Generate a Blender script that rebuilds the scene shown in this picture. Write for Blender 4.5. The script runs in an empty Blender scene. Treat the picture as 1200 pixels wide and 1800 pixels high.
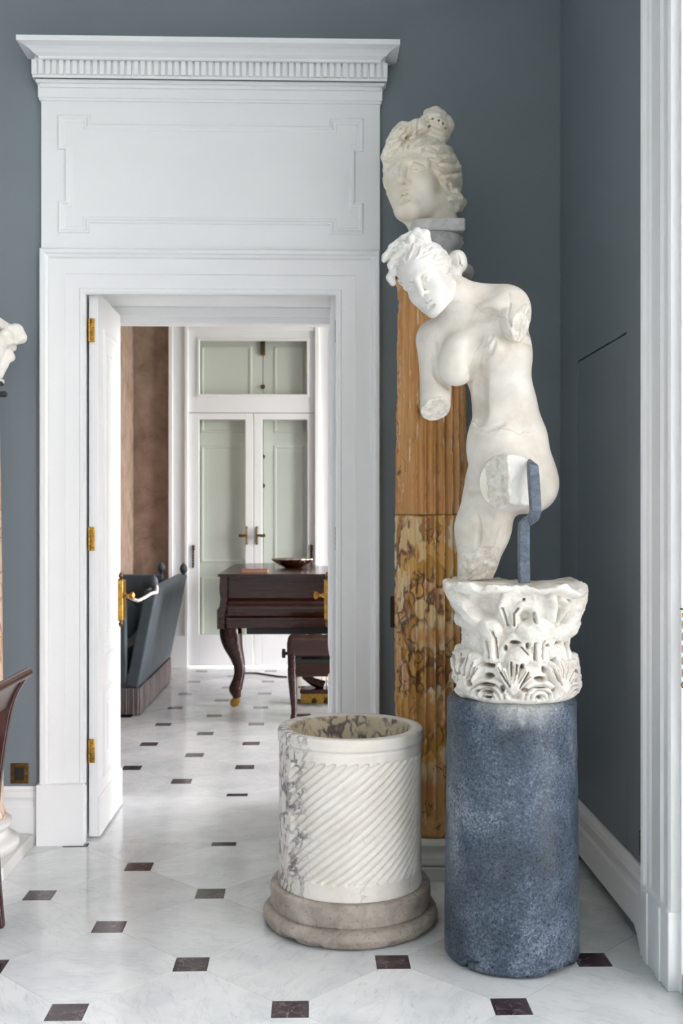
import bpy, bmesh, math, random
import numpy as np
from mathutils import Vector, Matrix, noise as mnoise

random.seed(7)
PI = math.pi
scene = bpy.context.scene
COL = scene.collection

# ------------------------------------------------------------------ camera, world, light, exposure
FPX, TH, HZ, EYE = 1876.0, 0.0277, 912.0, 1.40          # focal length in pixels, yaw, horizon row, eye height
CT, ST = math.cos(TH), math.sin(TH)
cam_d = bpy.data.cameras.new('camera')
cam = bpy.data.objects.new('camera', cam_d)
COL.objects.link(cam)
scene.camera = cam
cam.location = (0, 0, EYE)
cam.rotation_euler = (PI / 2, 0, -TH)
cam_d.sensor_fit = 'VERTICAL'
cam_d.sensor_height = 36.0
cam_d.sensor_width = 24.0
cam_d.lens = 36.0 * FPX / 1800.0
cam_d.shift_y = (HZ - 900.0) / 1800.0
cam_d.clip_start = 0.05
cam_d.dof.use_dof = True
cam_d.dof.focus_distance = 3.30
cam_d.dof.aperture_fstop = 5.6

scene.view_settings.view_transform = 'Standard'
scene.view_settings.look = 'None'
scene.view_settings.gamma = 1.0
scene.view_settings.use_curve_mapping = False
scene.view_settings.exposure = 0.42
scene.cycles.max_bounces = 10
scene.cycles.diffuse_bounces = 7
scene.cycles.glossy_bounces = 4
scene.cycles.use_denoising = True
scene.cycles.caustics_reflective = False
scene.cycles.caustics_refractive = False

world = bpy.data.worlds.new('overcast sky')
scene.world = world
world.use_nodes = True
wn = world.node_tree
wn.nodes.clear()
w_out = wn.nodes.new('ShaderNodeOutputWorld')
w_bg = wn.nodes.new('ShaderNodeBackground')
w_tc = wn.nodes.new('ShaderNodeTexCoord')
w_sep = wn.nodes.new('ShaderNodeSeparateXYZ')
w_rmp = wn.nodes.new('ShaderNodeValToRGB')
w_map = wn.nodes.new('ShaderNodeMapRange')
w_map.inputs['From Min'].default_value = -0.05
w_map.inputs['From Max'].default_value = 0.05
w_rmp.color_ramp.elements[0].color = (0.26, 0.27, 0.24, 1)      # garden ground
w_rmp.color_ramp.elements[1].color = (1.03, 0.98, 1.01, 1)      # overcast sky
wn.links.new(w_tc.outputs['Generated'], w_sep.inputs[0])
wn.links.new(w_sep.outputs['Z'], w_map.inputs['Value'])
wn.links.new(w_map.outputs[0], w_rmp.inputs[0])
wn.links.new(w_rmp.outputs[0], w_bg.inputs['Color'])
w_bg.inputs['Strength'].default_value = 30.0
wn.links.new(w_bg.outputs[0], w_out.inputs[0])

XR = 1.090          # right wall face
XL = -3.80          # left wall face of the near room
YB = 4.660          # back wall face
YB2 = 5.380         # its other side, in the far room
YF = -7.00          # wall behind the camera
YFAR = 10.15        # end wall of the far room
ZC = 4.15           # ceiling
FXL, FXR = -2.75, 4.20
WINS = [('right', 1.55, 3.130), ('right', -1.25, 0.75), ('right', -3.80, -1.80), ('right', -6.30, -4.30)]   # windows of the long near room, along y; the last two added for light
WZ0, WZ1 = 0.06, 3.78
FWZ1 = 3.45
FWINS = [(5.9, 7.5), (8.1, 9.7)]                                # windows of the far room


def portal(x, y0, y1, z0, z1):
    ld = bpy.data.lights.new('window_daylight', 'AREA')
    ld.shape = 'RECTANGLE'
    ld.size, ld.size_y = z1 - z0, y1 - y0
    ld.cycles.is_portal = True
    o = bpy.data.objects.new('window_daylight', ld)
    COL.objects.link(o)
    o.location = (x, (y0 + y1) / 2, (z0 + z1) / 2)
    o.rotation_euler = (0, PI / 2, 0)           # shines towards -x, into the room
    return o


for _, a, b in WINS:
    portal(XR + 0.335, a, b, WZ0, WZ1)
for a, b in FWINS:
    portal(FXR + 0.335, a, b, WZ0, FWZ1)


# ------------------------------------------------------------------ pixel helpers (1200 x 1800 frame)
def ray(px, py):
    u, w = (px - 600.0) / FPX, (HZ - py) / FPX
    return u * CT + ST, -u * ST + CT, w


def W(px, py, Y):
    dx, dy, w = ray(px, py)
    t = Y / dy
    return np.array([dx * t, Y, EYE + w * t])


def WF(px, py, z=0.0):
    dx, dy, w = ray(px, py)
    t = (z - EYE) / w
    return np.array([dx * t, dy * t, z])


def WX(px, py, X):
    dx, dy, w = ray(px, py)
    t = X / dx
    return np.array([X, dy * t, EYE + w * t])


def px_x(px, Y):
    return float(W(px, 900, Y)[0])


def px_z(py, Y, px=600):
    return float(W(px, py, Y)[2])


# ------------------------------------------------------------------ materials
def srgb(r, g, b):
    def f(c):
        c /= 255.0
        return c / 12.92 if c <= 0.04045 else ((c + 0.055) / 1.055) ** 2.4
    return (f(r), f(g), f(b), 1.0)


class Mat:
    def __init__(s, name, rough=0.5, metal=0.0, color=(0.8, 0.8, 0.8, 1), spec=None):
        s.m = bpy.data.materials.new(name)
        s.m.use_nodes = True
        s.nt = s.m.node_tree
        s.b = s.nt.nodes['Principled BSDF']
        s.b.inputs['Base Color'].default_value = color
        s.b.inputs['Roughness'].default_value = rough
        s.b.inputs['Metallic'].default_value = metal
        if spec is not None:
            s.b.inputs['Specular IOR Level'].default_value = spec
        s._co = None

    def n(s, t, **kw):
        nd = s.nt.nodes.new('ShaderNode' + t)
        for k, v in kw.items():
            if hasattr(nd, k) and not k[0].isupper():
                setattr(nd, k, v)
            else:
                s.put(nd.inputs[k.replace('_', ' ')], v)
        return nd

    def put(s, sock, v):
        if isinstance(v, bpy.types.NodeSocket):
            s.nt.links.new(v, sock)
        else:
            sock.default_value = v

    def co(s, rand=False, scale=(1, 1, 1), rot=(0, 0, 0)):
        tc = s.n('TexCoord').outputs['Object']
        if rand:
            oi = s.n('ObjectInfo')
            mul = s.n('VectorMath', operation='SCALE')
            s.nt.links.new(oi.outputs['Random'], mul.inputs['Scale'])
            mul.inputs[0].default_value = (37.0, 53.0, 91.0)
            add = s.n('VectorMath', operation='ADD')
            s.nt.links.new(tc, add.inputs[0])
            s.nt.links.new(mul.outputs[0], add.inputs[1])
            tc = add.outputs[0]
        mp = s.n('Mapping', Vector=tc, Scale=scale, Rotation=rot)
        return mp.outputs[0]

    def noise(s, vec, scale, detail=4, rough=0.55, dist=0.0):
        nd = s.n('TexNoise', Vector=vec, Scale=scale, Detail=detail, Roughness=rough, Distortion=dist)
        return nd.outputs['Fac']

    def warp(s, vec, scale, amt, detail=3):
        nd = s.n('TexNoise', Vector=vec, Scale=scale, Detail=detail)
        sb = s.n('VectorMath', operation='SUBTRACT')
        s.nt.links.new(nd.outputs['Color'], sb.inputs[0])
        sb.inputs[1].default_value = (0.5, 0.5, 0.5)
        sc = s.n('VectorMath', operation='SCALE')
        s.nt.links.new(sb.outputs[0], sc.inputs[0])
        sc.inputs['Scale'].default_value = amt
        ad = s.n('VectorMath', operation='ADD')
        s.nt.links.new(vec, ad.inputs[0])
        s.nt.links.new(sc.outputs[0], ad.inputs[1])
        return ad.outputs[0]

    def edges(s, vec, scale, rnd=1.0):
        nd = s.n('TexVoronoi', feature='DISTANCE_TO_EDGE', Vector=vec, Scale=scale, Randomness=rnd)
        return nd.outputs['Distance']

    def cells(s, vec, scale):
        nd = s.n('TexVoronoi', feature='F1', Vector=vec, Scale=scale)
        return nd.outputs['Color']

    def ramp(s, fac, stops, interp='LINEAR'):
        nd = s.n('ValToRGB')
        cr = nd.color_ramp
        cr.interpolation = interp
        while len(cr.elements) < len(stops):
            cr.elements.new(0.5)
        for e, (p, c) in zip(cr.elements, stops):
            e.position = p
            e.color = c if not isinstance(c, (int, float)) else (c, c, c, 1)
        s.nt.links.new(fac, nd.inputs[0])
        return nd.outputs[0]

    def mix(s, fac, a, b, mode='MIX'):
        nd = s.n('Mix', data_type='RGBA', blend_type=mode)
        s.put(nd.inputs[0], fac)
        s.put(nd.inputs[6], a)
        s.put(nd.inputs[7], b)
        return nd.outputs[2]

    def math(s, op, a, b=0.0, c=0.0):
        nd = s.n('Math', operation=op)
        s.put(nd.inputs[0], a)
        s.put(nd.inputs[1], b)
        s.put(nd.inputs[2], c)
        return nd.outputs[0]

    def dot(s, vec, d):
        nd = s.n('VectorMath', operation='DOT_PRODUCT')
        s.nt.links.new(vec, nd.inputs[0])
        nd.inputs[1].default_value = d
        return nd.outputs['Value']

    def color(s, c):
        s.put(s.b.inputs['Base Color'], c)
        return s

    def rough(s, r):
        s.put(s.b.inputs['Roughness'], r)
        return s

    def bump(s, h, strength=0.3, dist=0.01):
        nd = s.n('Bump', Height=h, Strength=strength, Distance=dist)
        prev = s.b.inputs['Normal'].links
        if prev:
            s.nt.links.new(prev[0].from_socket, nd.inputs['Normal'])
        s.nt.links.new(nd.outputs[0], s.b.inputs['Normal'])
        return s

    def attr(s, name):
        return s.n('Attribute', attribute_name=name).outputs['Fac']


def paint(name, col, rough=0.45, amt=0.06, bump=0.04):
    m = Mat(name, rough)
    v = m.co()
    n1 = m.noise(v, 1.6, 4)
    dk = tuple(c * (1 - amt) for c in col[:3]) + (1,)
    lt = tuple(min(1, c * (1 + amt)) for c in col[:3]) + (1,)
    m.color(m.ramp(n1, [(0.3, dk), (0.7, lt)]))
    m.bump(m.noise(v, 160, 2), bump, 0.002)
    return m.m


MT = {}
MT['wall'] = paint('blue grey wall paint', srgb(117, 126, 133), 0.5, 0.05, 0.05)
MT['white'] = paint('white gloss paint', srgb(232, 233, 234), 0.38, 0.02, 0.02)
MT['ceiling'] = paint('ceiling paint', srgb(225, 225, 224), 0.8, 0.02)
MT['shutter'] = paint('pale green grey paint', srgb(236, 241, 230), 0.5, 0.03)
MT['slot'] = Mat('black gap', 0.8, color=(0.006, 0.006, 0.006, 1)).m


def brown_wall():
    m = Mat('brown suede wall covering', 0.85)
    v = m.co()
    n1 = m.noise(m.warp(v, 2.0, 0.35), 5.5, 6, 0.65)
    m.color(m.ramp(n1, [(0.28, srgb(122, 101, 87)), (0.5, srgb(152, 130, 114)), (0.74, srgb(172, 151, 136))]))
    m.bump(m.noise(v, 90, 3), 0.15, 0.004)
    return m.m


MT['brown'] = brown_wall()


def floor_marble():
    m = Mat('white floor marble', 0.14)
    v = m.co(rand=True)
    oi = m.n('ObjectInfo').outputs['Random']
    rot = m.n('VectorRotate', rotation_type='Z_AXIS', Vector=v, Angle=m.math('MULTIPLY', oi, 6.283)).outputs[0]
    w = m.warp(rot, 3.0, 0.22)
    cloud = m.noise(w, 4.0, 5, 0.6)
    base = m.ramp(cloud, [(0.3, srgb(206, 211, 214)), (0.55, srgb(226, 229, 230)), (0.8, srgb(236, 238, 238))])
    st = m.n('Mapping', Vector=w, Scale=(3.0, 16.0, 3.0)).outputs[0]
    sp = m.noise(st, 4.2, 6, 0.65)
    streak = m.ramp(sp, [(0.585, 0.0), (0.70, 1.0)])
    base = m.mix(m.math('MULTIPLY', streak, 0.3), base, srgb(142, 150, 156))
    st2 = m.n('Mapping', Vector=w, Scale=(1.2, 5.0, 1.0)).outputs[0]
    vn = m.noise(st2, 2.6, 5, 0.6, 0.4)
    vein = m.ramp(m.math('ABSOLUTE', m.math('SUBTRACT', vn, 0.5)), [(0.0, 1.0), (0.03, 0.0)])
    base = m.mix(m.math('MULTIPLY', vein, 0.14), base, srgb(150, 158, 165))
    tone = m.ramp(oi, [(0.0, 0.84), (1.0, 1.0)])
    base = m.mix(1.0, base, tone, 'MULTIPLY')
    m.color(base)
    m.rough(m.ramp(m.noise(v, 7, 3), [(0.3, 0.10), (0.75, 0.2)]))
    return m.m


def inset_marble():
    m = Mat('dark purple inset marble', 0.16)
    v = m.co(rand=True)
    w = m.warp(m.warp(v, 14, 0.06), 50, 0.03)
    n1 = m.noise(w, 26, 6, 0.75)
    base = m.ramp(n1, [(0.35, srgb(38, 28, 34)), (0.58, srgb(66, 50, 56)), (0.72, srgb(138, 126, 132))])
    e = m.edges(w, 26)
    vein = m.ramp(e, [(0.0, 1.0), (0.06, 0.0)])
    keep = m.ramp(m.noise(v, 16, 2), [(0.42, 0.0), (0.58, 1.0)])
    base = m.mix(m.math('MULTIPLY', m.math('MULTIPLY', vein, keep), 0.32), base, srgb(176, 168, 172))
    m.color(base)
    return m.m


MT['tile'] = floor_marble()
MT['inset'] = inset_marble()
MT['grout'] = Mat('floor bedding', 0.7, color=srgb(150, 150, 146)).m


def brass(name='aged brass', c=srgb(196, 152, 74), r=0.3):
    m = Mat(name, r, 1.0)
    v = m.co()
    n1 = m.noise(v, 60, 4)
    m.color(m.ramp(n1, [(0.35, tuple(x * 0.6 for x in c[:3]) + (1,)), (0.65, c)]))
    return m.m


MT['brass'] = brass()
MT['brass_dark'] = brass('dull brass', srgb(132, 106, 66), 0.42)
MT['silver'] = Mat('polished silver', 0.12, 1.0, srgb(225, 205, 196)).m
MT['black'] = Mat('black plastic', 0.4, color=(0.012, 0.012, 0.013, 1)).m


def wood(name, c0, c1, rough=0.22, sc=(2, 30, 30)):
    m = Mat(name, rough)
    v = m.co(scale=sc)
    n1 = m.noise(m.warp(v, 1.0, 0.4), 1.6, 5, 0.6)
    m.color(m.ramp(n1, [(0.3, c0), (0.7, c1)]))
    return m.m


MT['piano'] = wood('dark mahogany', srgb(44, 18, 12), srgb(54, 24, 15), 0.2)
MT['chairwood'] = wood('red mahogany', srgb(40, 16, 13), srgb(66, 30, 23), 0.22, (20, 20, 2))
MT['leather'] = Mat('brown leather', 0.4, color=srgb(58, 34, 30)).m


def velvet():
    m = Mat('blue grey velvet', 0.6)
    v = m.co()
    n1 = m.noise(v, 6, 4)
    m.color(m.ramp(n1, [(0.3, srgb(52, 60, 67)), (0.7, srgb(74, 84, 91))]))
    m.b.inputs['Sheen Weight'].default_value = 0.25
    m.b.inputs['Sheen Tint'].default_value = srgb(150, 165, 180)
    return m.m


MT['velvet'] = velvet()
MT['fringe'] = wood('grey brown fringe', srgb(84, 76, 78), srgb(138, 128, 126), 0.9, (90, 90, 1))
MT['cord'] = Mat('cream cord', 0.8, color=srgb(222, 220, 216)).m
MT['book'] = Mat('red book cover', 0.5, color=srgb(176, 62, 60)).m
MT['paper'] = Mat('book pages', 0.8, color=srgb(206, 176, 140)).m


def glass():
    m = Mat('window glass', 0.02, color=(1, 1, 1, 1))
    m.b.inputs['Transmission Weight'].default_value = 1.0
    m.b.inputs['IOR'].default_value = 1.45
    # thin pane: light passes straight through, the surface still mirrors the room
    nt = m.nt
    tr = nt.nodes.new('ShaderNodeBsdfTransparent')
    gl = nt.nodes.new('ShaderNodeBsdfGlossy')
    gl.inputs['Roughness'].default_value = 0.02
    lw = nt.nodes.new('ShaderNodeLayerWeight')
    lw.inputs['Blend'].default_value = 0.5
    pw = nt.nodes.new('ShaderNodeMath')
    pw.operation = 'POWER'
    pw.inputs[1].default_value = 5.0
    fr = nt.nodes.new('ShaderNodeMath')
    fr.operation = 'MULTIPLY_ADD'
    fr.inputs[1].default_value = 0.96
    fr.inputs[2].default_value = 0.04
    nt.links.new(lw.outputs['Facing'], pw.inputs[0])
    nt.links.new(pw.outputs[0], fr.inputs[0])
    mx = nt.nodes.new('ShaderNodeMixShader')
    tr.inputs['Color'].default_value = (0.96, 0.965, 0.96, 1)
    nt.links.new(fr.outputs[0], mx.inputs[0])
    nt.links.new(tr.outputs[0], mx.inputs[1])
    nt.links.new(gl.outputs[0], mx.inputs[2])
    nt.links.new(mx.outputs[0], nt.nodes['Material Output'].inputs[0])
    nt.nodes.remove(m.b)
    return m.m


MT['glass'] = glass()


def diffuser_cloth():  # cloth of the unseen curtain added to diffuse the window light
    m = Mat('diffuser voile', 0.9)
    nt = m.nt
    tr = nt.nodes.new('ShaderNodeBsdfTransparent')
    tr.inputs['Color'].default_value = (0.20, 0.20, 0.20, 1)
    tl = nt.nodes.new('ShaderNodeBsdfTranslucent')
    tl.inputs['Color'].default_value = (0.20, 0.20, 0.20, 1)
    mx = nt.nodes.new('ShaderNodeMixShader')
    mx.inputs[0].default_value = 0.6
    nt.links.new(tr.outputs[0], mx.inputs[1])
    nt.links.new(tl.outputs[0], mx.inputs[2])
    nt.links.new(mx.outputs[0], nt.nodes['Material Output'].inputs[0])
    nt.nodes.remove(m.b)
    return m.m


MT['diffuser_cloth'] = diffuser_cloth()


def statue_marble():
    m = Mat('weathered statue marble', 0.5)
    v = m.co()
    n1 = m.noise(m.warp(v, 5, 0.12), 9, 5, 0.6)
    body = m.ramp(n1, [(0.28, srgb(200, 191, 176)), (0.5, srgb(219, 213, 203)), (0.75, srgb(232, 228, 221))])
    sp = m.ramp(m.noise(v, 70, 3, 0.7), [(0.62, 0.0), (0.75, 1.0)])
    body = m.mix(m.math('MULTIPLY', sp, 0.25), body, srgb(188, 172, 148))
    e = m.ramp(m.edges(m.warp(v, 9, 0.13), 3.6), [(0.0, 1.0), (0.012, 0.0)])
    ek = m.ramp(m.noise(v, 7, 2), [(0.5, 0.0), (0.62, 1.0)])
    body = m.mix(m.math('MULTIPLY', m.math('MULTIPLY', e, ek), 0.45), body, srgb(160, 148, 130))
    head = m.ramp(n1, [(0.3, srgb(212, 208, 202)), (0.6, srgb(225, 223, 219))])
    c = m.mix(m.attr('white_stone'), body, head)
    rough_c = m.ramp(m.noise(v, 40, 4, 0.7), [(0.35, srgb(206, 197, 182)), (0.65, srgb(243, 240, 234))])
    c = m.mix(m.attr('break_face'), c, rough_c)
    m.color(c)
    m.bump(m.noise(v, 130, 3, 0.6), 0.10, 0.002)
    m.bump(m.math('MULTIPLY', m.noise(v, 45, 5, 0.7), m.attr('break_face')), 0.55, 0.008)
    return m.m


MT['statue'] = statue_marble()


def bust_marble():
    m = Mat('cream bust marble', 0.5)
    v = m.co()
    n1 = m.noise(m.warp(v, 4, 0.15), 7, 5, 0.6)
    c = m.ramp(n1, [(0.28, srgb(216, 204, 178)), (0.5, srgb(233, 225, 208)), (0.75, srgb(241, 237, 226))])
    c = m.mix(m.ramp(m.noise(v, 60, 3, 0.7), [(0.62, 0.0), (0.8, 0.35)]), c, srgb(168, 156, 132))
    m.color(c)
    m.bump(m.noise(v, 110, 3, 0.6), 0.12, 0.002)
    return m.m


def grey_marble(name='grey veined marble'):
    m = Mat(name, 0.32)
    v = m.co()
    n1 = m.noise(m.warp(v, 6, 0.2), 8, 5, 0.65)
    m.color(m.ramp(n1, [(0.3, srgb(150, 151, 152)), (0.48, srgb(192, 191, 189)), (0.7, srgb(216, 214, 209))]))
    return m.m


def capital_stone():
    m = Mat('carved white limestone', 0.75)
    v = m.co()
    n1 = m.noise(v, 14, 5, 0.65)
    c = m.ramp(n1, [(0.3, srgb(212, 205, 194)), (0.5, srgb(232, 228, 221)), (0.7, srgb(240, 238, 233))])
    c = m.mix(m.attr('dirt'), c, srgb(142, 128, 112))  # browner tone in grooves, holes and hollows, blotchy on top
    m.color(c)
    m.bump(m.noise(v, 90, 4, 0.65), 0.3, 0.004)
    return m.m


def blue_granite():
    m = Mat('blue grey granite', 0.42)
    v = m.co()
    big = m.noise(m.warp(v, 2.5, 0.5), 3.4, 5, 0.6)
    fine = m.noise(m.warp(v, 40, 0.02), 120, 6, 0.82)
    f = m.math('ADD', m.math('MULTIPLY', big, 0.40), m.math('MULTIPLY', fine, 0.68))
    c = m.ramp(f, [(0.42, srgb(36, 43, 52)), (0.52, srgb(60, 73, 89)), (0.59, srgb(92, 106, 124)), (0.68, srgb(168, 172, 176))])
    rust = m.ramp(m.noise(v, 22, 4, 0.7), [(0.68, 0.0), (0.76, 0.5)])
    c = m.mix(rust, c, srgb(128, 112, 108))
    pale = m.ramp(m.noise(m.warp(v, 4, 0.3), 5.0, 6, 0.7), [(0.58, 0.0), (0.76, 0.4)])
    c = m.mix(pale, c, srgb(132, 144, 156))
    c = m.mix(m.attr('chip'), c, m.ramp(fine, [(0.4, srgb(150, 156, 160)), (0.6, srgb(196, 196, 192))]))
    m.color(c)
    m.bump(fine, 0.12, 0.003)
    m.rough(m.ramp(fine, [(0.4, 0.26), (0.65, 0.5)]))
    return m.m


def base_stone():
    m = Mat('worn brown grey stone', 0.85)
    v = m.co()
    n1 = m.noise(m.warp(v, 5, 0.2), 8, 6, 0.7)
    c = m.ramp(n1, [(0.28, srgb(124, 114, 106)), (0.5, srgb(164, 153, 143)), (0.72, srgb(190, 181, 170))])
    pits = m.ramp(m.noise(v, 60, 4, 0.7), [(0.30, 1.0), (0.40, 0.0)])
    c = m.mix(m.math('MULTIPLY', pits, 0.7), c, srgb(62, 56, 54))
    c = m.mix(m.attr('dirt'), c, srgb(74, 72, 72))  # darker blotches towards the bottom
    m.color(c)
    m.bump(m.noise(v, 70, 5, 0.7), 0.5, 0.006)
    return m.m


def drum_marble():
    m = Mat('white marble with violet veins', 0.4)
    v = m.co()
    n1 = m.noise(m.warp(v, 3, 0.3), 5, 5, 0.6)
    c = m.ramp(n1, [(0.3, srgb(216, 208, 197)), (0.5, srgb(226, 221, 213)), (0.75, srgb(233, 230, 225))])
    w1 = m.warp(m.warp(v, 7, 0.10), 30, 0.02)
    e1 = m.ramp(m.edges(w1, 15.0), [(0.0, 1.0), (0.03, 0.0)])
    k1 = m.ramp(m.noise(v, 8, 4, 0.7), [(0.52, 0.0), (0.64, 1.0)])
    c = m.mix(m.math('MULTIPLY', m.math('MULTIPLY', e1, k1), 0.55), c, srgb(150, 140, 142))
    # broad violet-veined patches that run down one flank of the block
    xs = m.math('ADD', m.dot(v, (1.0, 0.0, 0.0)), m.math('MULTIPLY', m.noise(v, 6, 4, 0.65), 0.16))
    band = m.ramp(xs, [(0.0, 1.0), (0.02, 0.0)])
    band = m.ramp(m.math('ADD', xs, 0.25), [(0.03, 0.3), (0.07, 1.0), (0.145, 1.0), (0.185, 0.0)])
    st = m.n('Mapping', Vector=w1, Scale=(1.0, 1.0, 0.45)).outputs[0]
    e2 = m.ramp(m.edges(st, 30.0), [(0.0, 1.0), (0.10, 0.75), (0.17, 0.0)])
    k2 = m.ramp(m.noise(v, 17, 4, 0.65), [(0.42, 0.0), (0.56, 1.0)])
    c = m.mix(m.math('MULTIPLY', m.math('MULTIPLY', m.math('MULTIPLY', e2, band), k2), 0.9), c, srgb(96, 86, 98))
    stain = m.ramp(m.noise(v, 11, 4, 0.7), [(0.60, 0.0), (0.75, 0.4)])
    c = m.mix(stain, c, srgb(206, 188, 160))
    c = m.mix(m.attr('inside'), c, m.mix(m.math('MULTIPLY', e2, k2), srgb(206, 192, 166), srgb(104, 96, 96)))
    m.color(c)
    m.bump(m.noise(v, 90, 3), 0.06, 0.002)
    return m.m


def giallo(name, lower):
    m = Mat(name, 0.34)
    v = m.co()
    st = m.n('Mapping', Vector=v, Scale=(1.0, 1.0, 0.22)).outputs[0]
    n1 = m.noise(m.warp(st, 4, 0.3), 7, 6, 0.65)
    c = m.ramp(n1, [(0.25, srgb(142, 94, 48)), (0.45, srgb(186, 134, 76)), (0.62, srgb(204, 156, 100)), (0.8, srgb(212, 176, 126))])
    w = m.warp(m.warp(v, 5, 0.16), 20, 0.03)
    wz = m.n('Mapping', Vector=w, Scale=(1.0, 1.0, 0.42)).outputs[0]
    if lower:
        cell = m.cells(wz, 22)
        sep = m.n('SeparateColor', Color=cell)
        pal = m.ramp(sep.outputs[0], [(0.0, srgb(204, 158, 84)), (0.2, srgb(214, 188, 138)), (0.36, srgb(176, 128, 54)), (0.56, srgb(206, 160, 116)),
                                      (0.72, srgb(150, 104, 52)), (0.9, srgb(222, 206, 170))], 'CONSTANT')
        zone = m.ramp(m.noise(m.n('Mapping', Vector=v, Scale=(1, 1, 1.5)).outputs[0], 3.0, 3), [(0.40, 0.0), (0.52, 1.0)])
        c = m.mix(m.math('MULTIPLY', zone, 0.85), c, pal)
        e = m.ramp(m.edges(wz, 22), [(0.0, 1.0), (0.07, 0.6), (0.13, 0.0)])
        k = m.ramp(m.noise(v, 6.0, 3), [(0.44, 0.0), (0.55, 1.0)])
        c = m.mix(m.math('MULTIPLY', m.math('MULTIPLY', e, k), zone), c, srgb(92, 52, 30))
        e3 = m.ramp(m.edges(wz, 24), [(0.0, 1.0), (0.05, 0.0)])
        k3 = m.ramp(m.noise(v, 8.0, 2), [(0.54, 0.0), (0.62, 1.0)])
        c = m.mix(m.math('MULTIPLY', e3, k3), c, srgb(48, 34, 30))
    else:
        e3 = m.ramp(m.edges(wz, 18), [(0.0, 1.0), (0.05, 0.0)])
        k3 = m.ramp(m.noise(v, 6.0, 4, 0.65), [(0.50, 0.0), (0.60, 1.0)])
        c = m.mix(m.math('MULTIPLY', m.math('MULTIPLY', e3, k3), 0.85), c, srgb(74, 44, 28))
        dk = m.ramp(m.noise(st, 22, 6, 0.75), [(0.54, 0.0), (0.68, 0.75)])
        c = m.mix(dk, c, srgb(128, 76, 34))
    ch = m.attr('chip')
    c = m.mix(ch, c, srgb(214, 198, 172))
    m.color(c)
    m.bump(m.noise(v, 80, 3), 0.1, 0.003)
    return m.m


def breccia_pink():
    m = Mat('pink and ochre breccia', 0.35)
    v = m.co()
    w = m.warp(m.warp(v, 4, 0.2), 18, 0.04)
    n1 = m.noise(w, 5, 5, 0.6)
    c = m.ramp(n1, [(0.28, srgb(196, 152, 96)), (0.45, srgb(222, 188, 160)), (0.6, srgb(226, 202, 184)), (0.78, srgb(206, 168, 116))])
    e = m.ramp(m.edges(w, 17), [(0.0, 1.0), (0.10, 0.0)])
    k = m.ramp(m.noise(v, 6, 3), [(0.42, 0.0), (0.55, 1.0)])
    c = m.mix(m.math('MULTIPLY', e, k), c, srgb(138, 82, 66))
    m.color(c)
    return m.m


def iron():
    m = Mat('blue grey painted iron', 0.42, 0.25)
    v = m.co()
    n1 = m.noise(v, 50, 4, 0.7)
    m.color(m.ramp(n1, [(0.3, srgb(70, 78, 90)), (0.7, srgb(116, 126, 140))]))
    m.bump(n1, 0.1, 0.002)
    return m.m


MT['bust'] = bust_marble()
MT['grey'] = grey_marble()
MT['capital'] = capital_stone()
MT['granite'] = blue_granite()
MT['base'] = base_stone()
MT['drum'] = drum_marble()
MT['giallo_hi'] = giallo('ochre marble upper drum', False)
MT['giallo_lo'] = giallo('brecciated ochre marble lower drum', True)
MT['breccia'] = breccia_pink()
MT['iron'] = iron()
MT['plinth'] = paint('worn white marble', srgb(214, 214, 210), 0.4, 0.08)


# ------------------------------------------------------------------ object helpers
ORG = {}


def tag(o, label=None, cat=None, group=None, kind=None):
    if label:
        o['label'] = label
    if cat:
        o['category'] = cat
    if group:
        o['group'] = group
    if kind:
        o['kind'] = kind
    return o


def thing(name, label, cat, loc, group=None, kind=None):
    o = bpy.data.objects.new(name, None)
    o.empty_display_size = 0.1
    COL.objects.link(o)
    o.location = loc
    ORG[o.name] = np.array(loc, float)
    return tag(o, label, cat, group, kind)


def mk(name, verts, faces, mat, parent=None, smooth=False, org=None):
    """verts in world space; the origin is the parent's origin unless org is given"""
    v = np.asarray(verts, dtype=float).reshape(-1, 3)
    po = ORG[parent.name] if parent is not None else np.zeros(3)
    if org is None:
        org = po if parent is not None else np.array([(v[:, 0].min() + v[:, 0].max()) / 2, (v[:, 1].min() + v[:, 1].max()) / 2, v[:, 2].min()])
    org = np.array(org, float)
    me = bpy.data.meshes.new(name)
    me.from_pydata((v - org).tolist(), [], faces if isinstance(faces, list) else faces.tolist())
    me.validate()
    if smooth:
        me.polygons.foreach_set('use_smooth', [True] * len(me.polygons))
    me.materials.append(MT[mat] if isinstance(mat, str) else mat)
    o = bpy.data.objects.new(name, me)
    COL.objects.link(o)
    o.parent = parent
    o.location = org - po
    ORG[o.name] = org
    return o


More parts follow.
